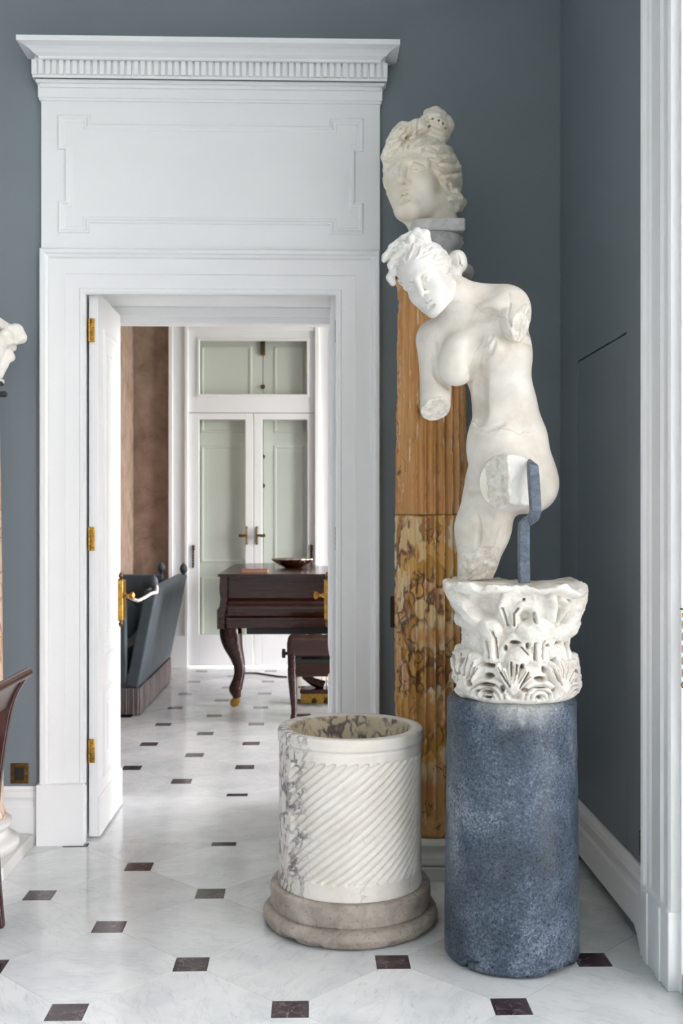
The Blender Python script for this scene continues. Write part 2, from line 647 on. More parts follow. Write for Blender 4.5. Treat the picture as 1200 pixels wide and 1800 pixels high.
class Geo:
    def __init__(s):
        s.v, s.f = [], []

    def add(s, vs, fs):
        k = len(s.v)
        s.v.extend([tuple(map(float, p)) for p in vs])
        s.f.extend([tuple(i + k for i in f) for f in fs])
        return s

    def box(s, x0, x1, y0, y1, z0, z1, c=0.0):
        """box with a small chamfer c on its edges (octagonal section corners)"""
        if c <= 0:
            vs = [(x, y, z) for x in (x0, x1) for y in (y0, y1) for z in (z0, z1)]
            return s.add(vs, [(0, 1, 3, 2), (4, 6, 7, 5), (0, 4, 5, 1), (2, 3, 7, 6), (0, 2, 6, 4), (1, 5, 7, 3)])
        bm = bmesh.new()
        bmesh.ops.create_cube(bm, size=1)
        for p in bm.verts:
            p.co = ((x0 + x1) / 2 + p.co.x * (x1 - x0), (y0 + y1) / 2 + p.co.y * (y1 - y0), (z0 + z1) / 2 + p.co.z * (z1 - z0))
        bmesh.ops.bevel(bm, geom=list(bm.edges), offset=c, segments=2, affect='EDGES', profile=0.5)
        bm.verts.index_update()
        s.add([p.co for p in bm.verts], [tuple(q.index for q in f.verts) for f in bm.faces])
        bm.free()
        return s

    def lathe(s, prof, cx, cy, seg=48, a0=0.0):
        vs, fs = [], []
        n = len(prof)
        for i in range(seg):
            a = a0 + 2 * PI * i / seg
            for r, z in prof:
                vs.append((cx + r * math.cos(a), cy + r * math.sin(a), z))
        for i in range(seg):
            j = (i + 1) % seg
            for k in range(n - 1):
                fs.append((i * n + k, j * n + k, j * n + k + 1, i * n + k + 1))
        s.add(vs, fs)
        b = len(s.v) - len(vs)
        if prof[0][0] > 1e-6:
            s.f.append(tuple(b + i * n for i in range(seg))[::-1])
        if prof[-1][0] > 1e-6:
            s.f.append(tuple(b + i * n + n - 1 for i in range(seg)))
        return s

    def tube(s, pts, radii, seg=10, cap=True):
        pts = [Vector(p) for p in pts]
        if isinstance(radii, (int, float)):
            radii = [radii] * len(pts)
        vs, fs = [], []
        up = Vector((0, 0, 1))
        prevx = None
        for i, p in enumerate(pts):
            t = (pts[min(i + 1, len(pts) - 1)] - pts[max(i - 1, 0)]).normalized()
            if prevx is None:
                ref = up if abs(t.z) < 0.9 else Vector((1, 0, 0))
                x = t.cross(ref).normalized()
            else:
                x = (prevx - t * prevx.dot(t)).normalized()
            prevx = x
            y = t.cross(x)
            rr = radii[i]
            ra, rb = rr if isinstance(rr, tuple) else (rr, rr)
            for k in range(seg):
                a = 2 * PI * k / seg
                vs.append(p + x * (ra * math.cos(a)) + y * (rb * math.sin(a)))
        for i in range(len(pts) - 1):
            for k in range(seg):
                l = (k + 1) % seg
                fs.append((i * seg + k, i * seg + l, (i + 1) * seg + l, (i + 1) * seg + k))
        if cap:
            fs.append(tuple(range(seg))[::-1])
            fs.append(tuple((len(pts) - 1) * seg + k for k in range(seg)))
        return s.add(vs, fs)

    def prism(s, poly, fn, t0, t1):
        """2-D polygon extruded: fn(a, b, t) -> xyz"""
        n = len(poly)
        vs = [fn(a, b, t0) for a, b in poly] + [fn(a, b, t1) for a, b in poly]
        fs = [tuple(range(n))[::-1], tuple(range(n, 2 * n))]
        for i in range(n):
            j = (i + 1) % n
            fs.append((i, j, n + j, n + i))
        return s.add(vs, fs)

    def sweep(s, path, prof, fn, closed=False):
        """mitred moulding: path of 2-D points, prof of (offset to the left, height), fn(a, b, height) -> xyz"""
        n, m = len(path), len(prof)
        P = [Vector((p[0], p[1])) for p in path]
        nr = []
        for i in range(n):
            ds = []
            if closed or i > 0:
                ds.append((P[i] - P[i - 1]).normalized())
            if closed or i < n - 1:
                ds.append((P[(i + 1) % n] - P[i]).normalized())
            ns = [Vector((-d.y, d.x)) for d in ds]
            if len(ns) == 1:
                nr.append(ns[0])
            else:
                b = ns[0] + ns[1]
                nr.append(b / max(1e-6, (1 + ns[0].dot(ns[1]))))
        vs, fs = [], []
        for i in range(n):
            for o, h in prof:
                q = P[i] + nr[i] * o
                vs.append(fn(q.x, q.y, h))
        for i in range(n if closed else n - 1):
            j = (i + 1) % n
            for k in range(m - 1):
                fs.append((i * m + k, j * m + k, j * m + k + 1, i * m + k + 1))
        if not closed:
            fs.append(tuple(range(m)))
            fs.append(tuple((n - 1) * m + k for k in range(m))[::-1])
        return s.add(vs, fs)

    def build(s, name, mat, parent=None, smooth=False, org=None):
        o = mk(name, s.v, s.f, mat, parent, smooth, org)
        bm = bmesh.new()
        bm.from_mesh(o.data)
        bmesh.ops.recalc_face_normals(bm, faces=list(bm.faces))
        bm.to_mesh(o.data)
        bm.free()
        if smooth:
            o.data.set_sharp_from_angle(angle=math.radians(38))
        return o


def fattr(o, name, vals):
    a = o.data.attributes.new(name, 'FLOAT', 'POINT')
    a.data.foreach_set('value', np.asarray(vals, dtype=np.float32))


def grid_mesh(name, P, mat, parent, wrap_u=True, smooth=True, caps=(False, False)):
    """P: (nu, nv, 3) world positions"""
    nu, nv = P.shape[:2]
    idx = np.arange(nu * nv).reshape(nu, nv)
    a = idx
    b = np.roll(idx, -1, axis=0)
    if not wrap_u:
        a, b = idx[:-1], idx[1:]
    f = np.stack([a[:, :-1], b[:, :-1], b[:, 1:], a[:, 1:]], -1).reshape(-1, 4).tolist()
    if caps[0]:
        f.append(idx[::-1, 0].tolist())
    if caps[1]:
        f.append(idx[:, -1].tolist())
    return mk(name, P.reshape(-1, 3), f, mat, parent, smooth)


def vnoise(P, scale, octaves=3, seed=0.0):
    """smooth noise in -1..1 at points (N,3)"""
    out = np.empty(len(P))
    for i, p in enumerate(P):
        out[i] = mnoise.fractal((p[0] * scale + seed, p[1] * scale - seed * 0.7, p[2] * scale + seed * 1.3), 0.9, 2.1, octaves)
    return out


# ------------------------------------------------------------------ the floor
S_T = 0.6333                        # pitch of the dark insets along a row
HQ = S_T / 2
QI = 0.0525                         # half side of an inset
p0 = WF(510, 1774)
FX0, FY0 = p0[0], p0[1]
Y_T0, Y_T1 = FY0 + 5 * HQ, FY0 + 5 * HQ + 0.765     # door slab between the two rooms

g = Geo()
g.box(XL, XR + 0.10, YF, YB + 0.1, -0.12, -0.010)
g.box(XL, XR + 0.02, YF, 0.9, -0.010, 0.0)
g.box(-1.25, 0.45, Y_T0, Y_T1, -0.12, -0.010)
g.box(FXL, FXR, Y_T1, YFAR, -0.12, -0.010)
floor = g.build('floor', 'grout', org=(0, 0, 0))
tag(floor, 'polished white marble floor of clipped tiles with small dark purple square insets', 'floor', kind='structure')


def clip(poly, axis, val, keep_less):
    out = []
    for i in range(len(poly)):
        a, b = poly[i - 1], poly[i]
        ia = (a[axis] <= val) == keep_less
        ib = (b[axis] <= val) == keep_less
        if ia != ib:
            t = (val - a[axis]) / (b[axis] - a[axis])
            out.append((a[0] + t * (b[0] - a[0]), a[1] + t * (b[1] - a[1])))
        if ib:
            out.append(b)
    return out


def slab_mesh(name, poly, z0, z1, c=0.0):
    n = len(poly)
    vs = [(x, y, z0) for x, y in poly] + [(x, y, z1) for x, y in poly]
    fs = [tuple(range(n))[::-1], tuple(range(n, 2 * n))] + [(i, (i + 1) % n, n + (i + 1) % n, n + i) for i in range(n)]
    me = bpy.data.meshes.new(name)
    me.from_pydata(vs, [], fs)
    return me


gp = 0.0011
hh = HQ - gp * 0.7
qq = QI
OCT = [(hh - qq, -qq), (hh - qq, qq), (qq, hh - qq), (-qq, hh - qq), (-(hh - qq), qq), (-(hh - qq), -qq), (-qq, -(hh - qq)), (qq, -(hh - qq))]
SQ = [(qq - gp, -qq + gp), (qq - gp, qq - gp), (-qq + gp, qq - gp), (-qq + gp, -qq + gp)]
oct_me = slab_mesh('tile', OCT, -0.010, 0.0)
oct_me.materials.append(MT['tile'])
sq_me = slab_mesh('inset', SQ, -0.010, 0.0)
sq_me.materials.append(MT['inset'])


def lay(kind, poly, me, mat, cx, cy, x0, x1, y0, y1):
    P = [(cx + a, cy + b) for a, b in poly]
    inside = all(x0 <= x <= x1 and y0 <= y <= y1 for x, y in P)
    if not inside:
        for ax, v, kl in ((0, x0, False), (0, x1, True), (1, y0, False), (1, y1, True)):
            if P:
                P = clip(P, ax, v, kl)
        if len(P) < 3:
            return
        area = abs(sum(P[i - 1][0] * P[i][1] - P[i][0] * P[i - 1][1] for i in range(len(P)))) / 2
        if area < 4e-4:
            return
        me = slab_mesh(kind, [(x - cx, y - cy) for x, y in P], -0.010, 0.0)
        me.materials.append(mat)
    o = bpy.data.objects.new(kind, me)
    COL.objects.link(o)
    o.parent = floor
    o.location = (cx, cy, 0.0)


def pave(yref, odd, x0, x1, y0, y1):
    k0, k1 = int((y0 - yref) / HQ) - 2, int((y1 - yref) / HQ) + 2
    i0, i1 = int((x0 - FX0) / S_T) - 2, int((x1 - FX0) / S_T) + 2
    for k in range(k0, k1 + 1):
        for i in range(i0, i1 + 1):
            x = FX0 + S_T * (i + (0.5 if (k + odd) % 2 else 0.0))
            y = yref + k * HQ
            lay('inset', SQ, sq_me, MT['inset'], x, y, x0, x1, y0, y1)
            lay('tile', OCT, oct_me, MT['tile'], x + HQ, y, x0, x1, y0, y1)


pave(FY0, 0, XL, XR + 0.07, 0.9, Y_T0 - 0.0005)
pave(Y_T1, 1, FXL, FXR, Y_T1 + 0.0005, YFAR)
for a, b in ((-1.25, 0.45),):
    me = slab_mesh('threshold_slab', [(a, Y_T0), (b - 0.0008, Y_T0), (b - 0.0008, Y_T1), (a, Y_T1)], -0.010, 0.0)
    me.materials.append(MT['tile'])
    o = bpy.data.objects.new('threshold_slab', me)
    COL.objects.link(o)
    o.parent = floor

# ------------------------------------------------------------------ walls and ceilings
YC = 4.602
xin_l, xin_r = px_x(147, YC), px_x(600, YC)
xout_l, xout_r = px_x(68, YC), px_x(668, YC)
z_in, z_out = px_z(511.5, YC), px_z(438.5, YC)
OPL, OPR, OPZ = xin_l - 0.012, xin_r + 0.012, 2.445

g = Geo()
g.box(XL - 0.25, OPL - 0.02, YB, YB2, -0.1, ZC)
g.box(OPR + 0.02, FXR + 0.40, YB, YB2, -0.1, ZC)
g.box(OPL - 0.02, OPR + 0.02, YB, YB2, OPZ + 0.02, ZC)
o = g.build('wall_back', 'wall')
tag(o, 'blue-grey painted wall behind the columns, with the tall white doorway', 'wall', kind='structure')

JY0, JY1, JZ = 3.672, 4.352, 2.048      # flush door hidden in the right wall
g = Geo()
g.box(XR, XR + 0.40, 3.13, JY0, -0.1, ZC)
g.box(XR, XR + 0.40, JY1, YB, -0.1, ZC)
g.box(XR, XR + 0.40, JY0, JY1, JZ, ZC)
g.box(XR + 0.06, XR + 0.40, JY0, JY1, -0.1, JZ)
ys = [YF] + [v for w_ in WINS[::-1] for v in w_[1:]]
for a, b in zip(ys[::2], ys[1::2]):
    g.box(XR, XR + 0.40, a, b, -0.1, ZC)
for _, a, b in WINS:
    g.box(XR, XR + 0.40, a, b, WZ1, ZC)
    g.box(XR, XR + 0.40, a, b, -0.1, WZ0)
o = g.build('wall_right', 'wall')
tag(o, 'dark grey painted wall running forward from the corner, pierced by tall windows', 'wall', kind='structure')

jd = thing('door_3', 'flush door painted like the grey wall, only its thin joint showing', 'door', (XR, (JY0 + JY1) / 2, 0.27), kind='structure')
Geo().box(XR + 0.001, XR + 0.05, JY0 + 0.004, JY1 - 0.004, 0.02, JZ - 0.006, 0.0015).build('leaf', 'wall', jd)

for nm, bx, lb in (('wall_left', (XL - 0.25, XL, YF, YB, 0, ZC), 'blue-grey wall on the left of the near room'),
                   ('wall_front', (XL, XR + 0.4, YF - 0.25, YF, 0, ZC), 'blue-grey wall behind the viewer'),
                   ('ceiling', (XL, XR, YF, YB, ZC, ZC + 0.2), 'white ceiling of the near room')):
    o = Geo().box(*bx).build(nm, 'ceiling' if nm == 'ceiling' else 'wall')
    tag(o, lb, nm.split('_')[0], kind='structure')
o = Geo().box(FXL, FXR, YB2, YFAR, ZC, ZC + 0.2).build('ceiling', 'ceiling')
tag(o, 'white ceiling of the far room beyond the doorway', 'ceiling', kind='structure')
o = Geo().box(FXL - 0.25, FXL, YB2, YFAR, 0, ZC).build('wall_far_left', 'brown')
tag(o, 'brown suede covered side wall of the far room', 'wall', kind='structure')
o = Geo().box(FXL, -1.685, 9.32, YFAR, 0, ZC).build('wall_far_return', 'brown')
tag(o, 'brown wall return catching light behind the sofa', 'wall', kind='structure')
g = Geo()
g.box(FXR, FXR + 0.40, YB2, FWINS[0][0], 0, ZC)
g.box(FXR, FXR + 0.40, FWINS[0][1], FWINS[1][0], 0, ZC)
g.box(FXR, FXR + 0.40, FWINS[1][1], YFAR, 0, ZC)
for a, b in FWINS:
    g.box(FXR, FXR + 0.40, a, b, FWZ1, ZC)
    g.box(FXR, FXR + 0.40, a, b, -0.1, WZ0)
o = g.build('wall_far_right', 'brown')
tag(o, 'window wall of the far room', 'wall', kind='structure')


# ------------------------------------------------------------------ windows (out of frame, they light the rooms)
def window(n, x, a, b, label, WZ1=WZ1):
    t = thing('window_%d' % n, label, 'window', (x + 0.36, (a + b) / 2, WZ0), kind='structure')
    x0, x1 = x + 0.345, x + 0.395
    g = Geo()
    for yy0, yy1 in ((a, a + 0.06), (b - 0.06, b), ((a + b) / 2 - 0.045, (a + b) / 2 + 0.045)):
        g.box(x0, x1, yy0, yy1, WZ0, WZ1)
    zs = [WZ0, 0.55, 1.45, 2.3, WZ1]
    for z in zs:
        g.box(x0 + 0.004, x1 - 0.004, a, b, max(WZ0, z - 0.03), min(WZ1, z + 0.03))
    g.build('window_frame', 'white', t)
    for i in range(4):
        for y0, y1 in ((a + 0.05, (a + b) / 2 - 0.04), ((a + b) / 2 + 0.04, b - 0.05)):
            Geo().box(x + 0.367, x + 0.371, y0, y1, zs[i] + 0.02, zs[i + 1] - 0.02).build('pane', 'glass', t)
    return t


window(1, XR, WINS[0][1], WINS[0][2], 'tall white window just outside the right edge, beside the statue')
window(2, XR, WINS[1][1], WINS[1][2], 'tall white window beside the viewer')
window(3, FXR, *FWINS[0], 'nearer tall window of the far room, out of sight to the right', WZ1=FWZ1)
window(6, FXR, *FWINS[1], 'farther tall window of the far room, out of sight to the right', WZ1=FWZ1)
window(4, XR, WINS[2][1], WINS[2][2], 'tall white window behind the viewer, added to light the room')  # unseen, put in to send light frontally onto the back wall
window(5, XR, WINS[3][1], WINS[3][2], 'tall white window at the back of the near room, added for its light')  # likewise unseen and added for frontal light

# unseen voile added across this window to soften and dim its light
vs, fs = [], []
nn = 90
for i in range(nn + 1):
    y = WINS[0][1] + 0.01 + (WINS[0][2] - WINS[0][1] - 0.045) * i / nn
    x = XR + 0.275 + 0.014 * math.sin(i * 0.9) + 0.006 * math.sin(i * 0.37)
    vs += [(x, y, 0.09), (x, y, WZ1 - 0.04)]
for i in range(nn):
    fs.append((2 * i, 2 * i + 2, 2 * i + 3, 2 * i + 1))
cv = thing('added_diffuser', 'diffuser voile curtain in the window just outside the right edge, added to soften its light', 'curtain', (XR + 0.275, (WINS[0][1] + WINS[0][2]) / 2, 0.09))
mk('voile', vs, fs, 'diffuser_cloth', cv, True)
Geo().tube([(XR + 0.275, WINS[0][1] + 0.002, WZ1 - 0.035), (XR + 0.275, WINS[0][2] - 0.02, WZ1 - 0.035)], 0.009, 10).build('added_rod', 'brass', cv, smooth=True)

# casing of the window next to the statue
CY = 3.395
t2 = thing('trim_2', 'white moulded window casing with plinth block at the right edge', 'window casing', (XR, CY, 0), kind='structure')
cp = [(0, 0), (0, 0.034), (0.010, 0.040), (0.022, 0.036), (0.030, 0.026), (0.045, 0.022), (0.052, 0.026), (0.060, 0.020),
      (0.150, 0.020), (0.158, 0.026), (0.172, 0.030), (0.180, 0.022), (0.222, 0.022), (0.232, 0.030), (0.246, 0.032), (0.258, 0.026), (0.265, 0.0)]
Geo().sweep([(CY, 0.20), (CY, 4.05), (1.285, 4.05), (1.285, 0.20)], cp, lambda a, b, h: (XR - h, a, b)).build('architrave', 'white', t2)
for y0, y1 in ((3.128, CY + 0.006), (1.28, 1.552)):
    g = Geo()
    g.box(XR - 0.038, XR + 0.01, y0, y1, 0, 0.235, 0.004)
    for k in (0.07, 0.19):
        g.box(XR - 0.043, XR - 0.03, y0 + k, y0 + k + 0.045, 0.0, 0.225, 0.003)
    g.build('plinth_block', 'white', t2)
g = Geo()
g.box(XR - 0.004, XR + 0.345, 3.112, 3.131, 0.0, WZ1, 0.002)
g.build('jamb_lining', 'white', t2)
g = Geo()
pr = [(0, 0), (0.005, 0.008), (0.018, 0.010), (0.024, 0.0)]
for z0, z1 in ((0.30, 1.0), (1.10, 3.3)):
    g.sweep([(XR + 0.07, z0), (XR + 0.30, z0), (XR + 0.30, z1), (XR + 0.07, z1)], pr, lambda a, b, h: (a, 3.112 - h, b), closed=True)
g.build('jamb_panel', 'white', t2)

# ------------------------------------------------------------------ baseboards
bb = [(0, 0), (0.030, 0), (0.030, 0.150), (0.022, 0.158), (0.022, 0.185), (0.026, 0.200), (0.018, 0.222), (0.010, 0.230), (0.008, 0.243), (0, 0.243)]


def base_run(name, label, pts):
    """pts: (x, y, outward x, outward y) stations"""
    vs, fs = [], []
    m = len(bb)
    for x, y, ox, oy in pts:
        for h, z in bb:
            vs.append((x + ox * h, y + oy * h, z))
    for i in range(len(pts) - 1):
        for k in range(m):
            l = (k + 1) % m
            fs.append((i * m + k, i * m + l, (i + 1) * m + l, (i + 1) * m + k))
    fs.append(tuple(range(m)))
    fs.append(tuple((len(pts) - 1) * m + k for k in range(m))[::-1])
    o = Geo().add(vs, fs).build(name, 'white')
    tag(o, label, 'baseboard', kind='structure')
    return o


base_run('baseboard_back', 'white moulded baseboard left of the doorway behind the pink column', [(XL, YB, 0, -1), (xout_l - 0.02, YB, 0, -1)])
base_run('baseboard_corner', 'short white baseboard behind the ochre column', [(xout_r + 0.02, YB, 0, -1), (XR - 0.03, YB, 0, -1)])
# right wall: this run is lifted off the floor and comes down in a curved foot near the window casing
vs, fs = [], []
pr = [(0.0, 0.255), (0.008, 0.255), (0.011, 0.243), (0.020, 0.236), (0.024, 0.218), (0.019, 0.200), (0.019, 0.176), (0.027, 0.166), (0.027, 0.10)]
st = []
for i in range(40):
    y = YB - 0.002 - (YB - 0.002 - 3.401) * i / 39
    d = y - 3.401
    low = 0.062
    if d < 0.10:
        low = 0.0 if d < 0.055 else 0.062 * math.sqrt(max(0.0, 1 - ((0.10 - d) / 0.045) ** 2))
    st.append((y, low))
for y, low in st:
    for h, z in pr[:-1]:
        vs.append((XR - h, y, z))
    vs.append((XR - 0.027, y, low))
    vs.append((XR - 0.0, y, low))
m = len(pr) + 1
for i in range(len(st) - 1):
    for k in range(m):
        l = (k + 1) % m
        fs.append((i * m + k, i * m + l, (i + 1) * m + l, (i + 1) * m + k))
fs.append(tuple(range(m)))
fs.append(tuple((len(st) - 1) * m + k for k in range(m))[::-1])
o = Geo().add(vs, fs).build('baseboard_right', 'white')
tag(o, 'white moulded baseboard along the dark wall, lifted off the floor with a curved foot', 'baseboard', kind='structure')

# ------------------------------------------------------------------ doorway surround
t1 = thing('trim_1', 'white classical door surround with dentil cornice and overdoor panel', 'door surround', ((xin_l + xin_r) / 2, YB, 0), kind='structure')
cw = xin_l - xout_l
ap = [(0, 0), (0, 0.050), (-0.006, 0.058), (-0.020, 0.058), (-0.026, 0.050), (-0.036, 0.046), (-0.042, 0.036), (-0.105, 0.034), (-0.108, 0.028),
      (-0.165, 0.027), (-0.170, 0.032), (-cw + 0.008, 0.032), (-cw, 0.026), (-cw, 0.0)]
Geo().sweep([(xout_l, 0.25), (xout_l, z_out), (xout_r, z_out), (xout_r, 0.25)], ap, lambda a, b, h: (a, YB - h, b)).build('architrave', 'white', t1)
for a, b in ((xout_l - 0.010, xin_l), (xin_r, xout_r + 0.010)):
    g = Geo()
    g.box(a, b, YB - 0.068, YB + 0.01, 0, 0.262, 0.003)
    g.build('plinth_block', 'white', t1)
# linings of the deep reveal
g = Geo()
g.box(OPL - 0.02, OPL, YB - 0.02, YB2, 0, OPZ)
g.build('jamb_lining', 'white', t1)
g = Geo()
g.box(OPR, OPR + 0.02, YB - 0.02, YB2, 0, OPZ)
g.build('jamb_lining', 'white', t1)
g = Geo()
g.box(OPL - 0.02, OPR + 0.02, YB - 0.02, YB2, OPZ, OPZ + 0.02)
g.build('soffit', 'white', t1)
g = Geo()
g.box(OPL, OPR, 5.30, YB2 + 0.02, px_z(569, 5.30), OPZ)
g.box(OPL, OPR, 5.285, 5.30, px_z(558, 5.285), OPZ, 0.003)
g.build('far_head', 'white', t1)
# overdoor board
YO = 4.632
bxl, bxr = px_x(72, YO), px_x(668, YO)
zb0, zb1 = z_out - 0.02, px_z(172, YO)
Geo().box(bxl, bxr, YO, YB, zb0, zb1, 0.003).build('overdoor_board', 'white', t1)
fz0, fz1 = px_z(177, 4.618), px_z(137, 4.612)
g = Geo()
g.box(px_x(66, 4.615), px_x(672, 4.615), 4.615, YB, fz0, fz1 + 0.01, 0.003)
g.box(px_x(69, 4.622), px_x(669.5, 4.622), 4.622, YB, fz0 - 0.010, fz0 + 0.002)
g.build('frieze', 'white', t1)
dz0, dz1 = px_z(135.5, 4.565), px_z(113, 4.565)
dxl, dxr = px_x(53, 4.565), px_x(683, 4.565)
g = Geo()
g.box(dxl + 0.014, dxr - 0.014, 4.579, YB, dz0 - 0.012, dz1 + 0.03)
g.box(dxl + 0.006, dxr - 0.006, 4.572, YB, dz0 - 0.012, dz0, 0.003)
g.box(dxl + 0.016, dxr - 0.016, 4.588, YB, dz0 - 0.026, dz0 - 0.010, 0.003)
g.box(dxl + 0.03, dxr - 0.03, 4.603, YB, dz0 - 0.040, dz0 - 0.024, 0.003)
g.build('dentil_band', 'white', t1)
ND = 53
for i in range(ND):
    pit = (dxr - dxl) / ND
    a = dxl + pit * i
    if i == 0:
        me_d = Geo().box(-pit * 0.34, pit * 0.34, 4.565, 4.60, dz0, dz1 + 0.008, 0.002)
    d = Geo()
    d.v = [(v[0] + a + pit / 2, v[1], v[2]) for v in me_d.v]
    d.f = list(me_d.f)
    if i == 0:
        first = d.build('dentil', 'white', t1, org=(a + pit / 2, 4.58, dz0))
    else:
        c = bpy.data.objects.new('dentil', first.data)
        COL.objects.link(c)
        c.parent = t1
        c.location = np.array((a + pit / 2, 4.58, dz0)) - ORG[t1.name]
Yf = 4.562
cz = lambda py, o: px_z(py, Yf - o)
cprof = [(0.0, dz1 + 0.004), (-0.010, dz1 + 0.006), (-0.012, cz(105, .01)), (-0.018, cz(103, .015)), (-0.030, cz(98, .03)), (-0.042, cz(92, .04)), (-0.056, cz(86, .055)),
         (-0.068, cz(82, .07)), (-0.080, cz(78.5, .08)), (-0.086, cz(78, .08)), (-0.086, cz(68, .085)), (0.05, cz(68, .085) + 0.002)]
cxa, cxb = px_x(28, Yf - 0.086) + 0.086, px_x(703, Yf - 0.086) - 0.086
Geo().sweep([(cxa, YB), (cxa, Yf), (cxb, Yf), (cxb, YB)], cprof, lambda a, b, h: (a, b, h)).build('cornice', 'white', t1)
# notched panel moulding on the board
crop = [(168, 270), (168, 372), (190, 372), (190, 520), (170, 520), (170, 617), (262, 617), (262, 588), (965, 594), (965, 621), (1065, 621), (1065, 528),
        (1040, 528), (1040, 378), (1065, 378), (1065, 280), (965, 280), (965, 304), (265, 296), (265, 270)]
fr = [tuple(W(cx / 1.6667, cy / 1.6667 + 40, YO)[[0, 2]]) for cx, cy in crop]
mp = [(0, 0), (0.002, 0.008), (0.008, 0.011), (0.014, 0.008), (0.018, 0.004), (0.026, 0.003), (0.030, 0.0)]
Geo().sweep(fr, mp, lambda a, b, h: (a, YO - h, b), closed=True).build('panel_moulding', 'white', t1)


# ------------------------------------------------------------------ the open double door
def hinge(parent, x0, x1, y, z, mat='brass'):
    g = Geo()
    g.box(x0, x1, y - 0.004, y + 0.001, z - 0.052, z + 0.052, 0.001)
    xk = x0
    for k in range(5):
        g.lathe([(0.006, z - 0.05 + k * 0.0205), (0.006, z - 0.05 + k * 0.0205 + 0.0185)], xk, y - 0.006, 12)
    h = g.build('hinge', mat, parent, smooth=True)
    s = Geo()
    for k in range(4):
        xs = x0 + (x1 - x0) * (0.45 if k % 2 else 0.75)
        s.tube([(xs, y - 0.0035, z - 0.036 + 0.024 * k), (xs, y - 0.0052, z - 0.036 + 0.024 * k)], 0.0032, 8)
    s.build('screw', 'brass_dark', h)
    return h


def rim_lock(parent, x, y, z, side, s=1.0):
    """brass lock on the free edge of a leaf; side = +1 when the knob points to +x"""
    g = Geo()
    g.box(min(x, x + side * 0.028), max(x, x + side * 0.028), y - 0.085, y + 0.012, z - 0.095, z + 0.095, 0.004)
    lk = g.build('rim_lock', 'brass', parent)
    g = Geo()
    xk = x + side * 0.014
    for sg in (-1, 1):
        zz = z + sg * 0.095
        g.lathe([(0.012, min(zz, zz + sg * 0.006)), (0.012, max(zz, zz + sg * 0.006))], xk, y - 0.06, 12)
        g.tube([(xk, y - 0.06, zz), (xk, y - 0.06, zz + sg * 0.012), (xk, y - 0.06, zz + sg * 0.020), (xk, y - 0.06, zz + sg * 0.030), (xk, y - 0.06, zz + sg * 0.040)],
               [0.005, 0.007, 0.011, 0.008, 0.002], 10)
    g.build('finial', 'brass_dark', lk, smooth=True)
    g = Geo()
    x0 = x + side * 0.028
    g.tube([(x0, y - 0.05, z + 0.02), (x0 + side * 0.004, y - 0.05, z + 0.02), (x0 + side * 0.014, y - 0.05, z + 0.02), (x0 + side * 0.026, y - 0.05, z + 0.02),
            (x0 + side * 0.034, y - 0.05, z + 0.02), (x0 + side * 0.044, y - 0.05, z + 0.02), (x0 + side * 0.052, y - 0.05, z + 0.02)],
           [0.016, 0.014, 0.007, 0.008, 0.017, 0.019, 0.008], 14)
    g.build('knob', 'brass', lk, smooth=True)


def door_leaf(name, label, x0, x1, inner, hx):
    """leaf turned square to the wall between x0 and x1; inner = x of the face seen from the doorway, hx = hinge x span"""
    y0, y1 = 4.690, 5.235
    t = thing(name, label, 'door', ((x0 + x1) / 2, y0, 0.012), kind='structure')
    zt = px_z(515, 4.69)
    Geo().box(x0, x1, y0, y1, 0.012, zt, 0.002).build('leaf', 'white', t)
    sg = 1 if inner == x1 else -1
    pr = [(0, 0), (0.004, 0.009), (0.014, 0.011), (0.022, 0.005), (0.034, 0.004), (0.040, 0.0)]
    g = Geo()
    ycr = [(y0 + 0.115, y1 - 0.115)]
    for (a, b), (za, zb) in (((y0 + 0.11, y1 - 0.11), (0.245, 0.66)), ((y0 + 0.11, y1 - 0.11), (0.78, zt - 0.14))):
        path = [(a, za), (b, za), (b, zb), (a, zb)]
        g.sweep(path, pr, lambda p, q, h: (inner + sg * h, p, q), closed=True)
        c = 0.10
        path = [(a + c, za + c), (b - c, za + c), (b - c, zb - c), (a + c, zb - c)]
        g.sweep(path, [(0, 0), (0.004, 0.004), (0.010, 0.0)], lambda p, q, h: (inner + sg * h, p, q), closed=True)
    g.build('panel_moulding', 'white', t)
    a, b = (inner, inner + sg * 0.010)
    Geo().box(min(a, b), max(a, b), y0, y1 + 0.004, 0.012, 0.185, 0.003).build('kick_board', 'white', t)
    for py in (583, 947, 1317):
        hinge(t, hx[0], hx[1], y0 - 0.001, px_z(py, 4.69))
    rim_lock(t, inner, y1 - 0.004, px_z(1053, 5.2), sg)
    # strip filling the meeting edge
    Geo().box(x0, x1, y1, y1 + 0.006, 0.012, zt, 0.001).build('edge_strip', 'white', t)
    return t


lx1 = px_x(172, 4.69)
door_leaf('door_1', 'left white panelled door leaf standing open into the far room', xin_l + 0.004, lx1, lx1, (xin_l + 0.006, xin_l + 0.030))
rx0 = px_x(583, 4.69)
door_leaf('door_2', 'right white door leaf standing open, seen along its edge', rx0, xin_r - 0.004, rx0, (px_x(591, 4.69), xin_r - 0.004))

# ------------------------------------------------------------------ end wall of the far room with glazed doors
YD = 10.10
gx = lambda p, y=YD: px_x(p, y)
gz = lambda p, y=YD: px_z(p, y)
DL, DR = gx(331), gx(553)
DZT = gz(583)
g = Geo()
g.box(-1.685, DL, YFAR, YFAR + 0.3, 0, ZC)
g.box(FXL, -1.685, YFAR, YFAR + 0.3, 0, ZC)
g.box(DR, FXR, YFAR, YFAR + 0.3, 0, ZC)
g.box(DL, DR, YFAR, YFAR + 0.3, DZT, ZC)
o = g.build('wall_far', 'brown')
tag(o, 'brown suede covered end wall of the far room beside the glazed doors', 'wall', kind='structure')

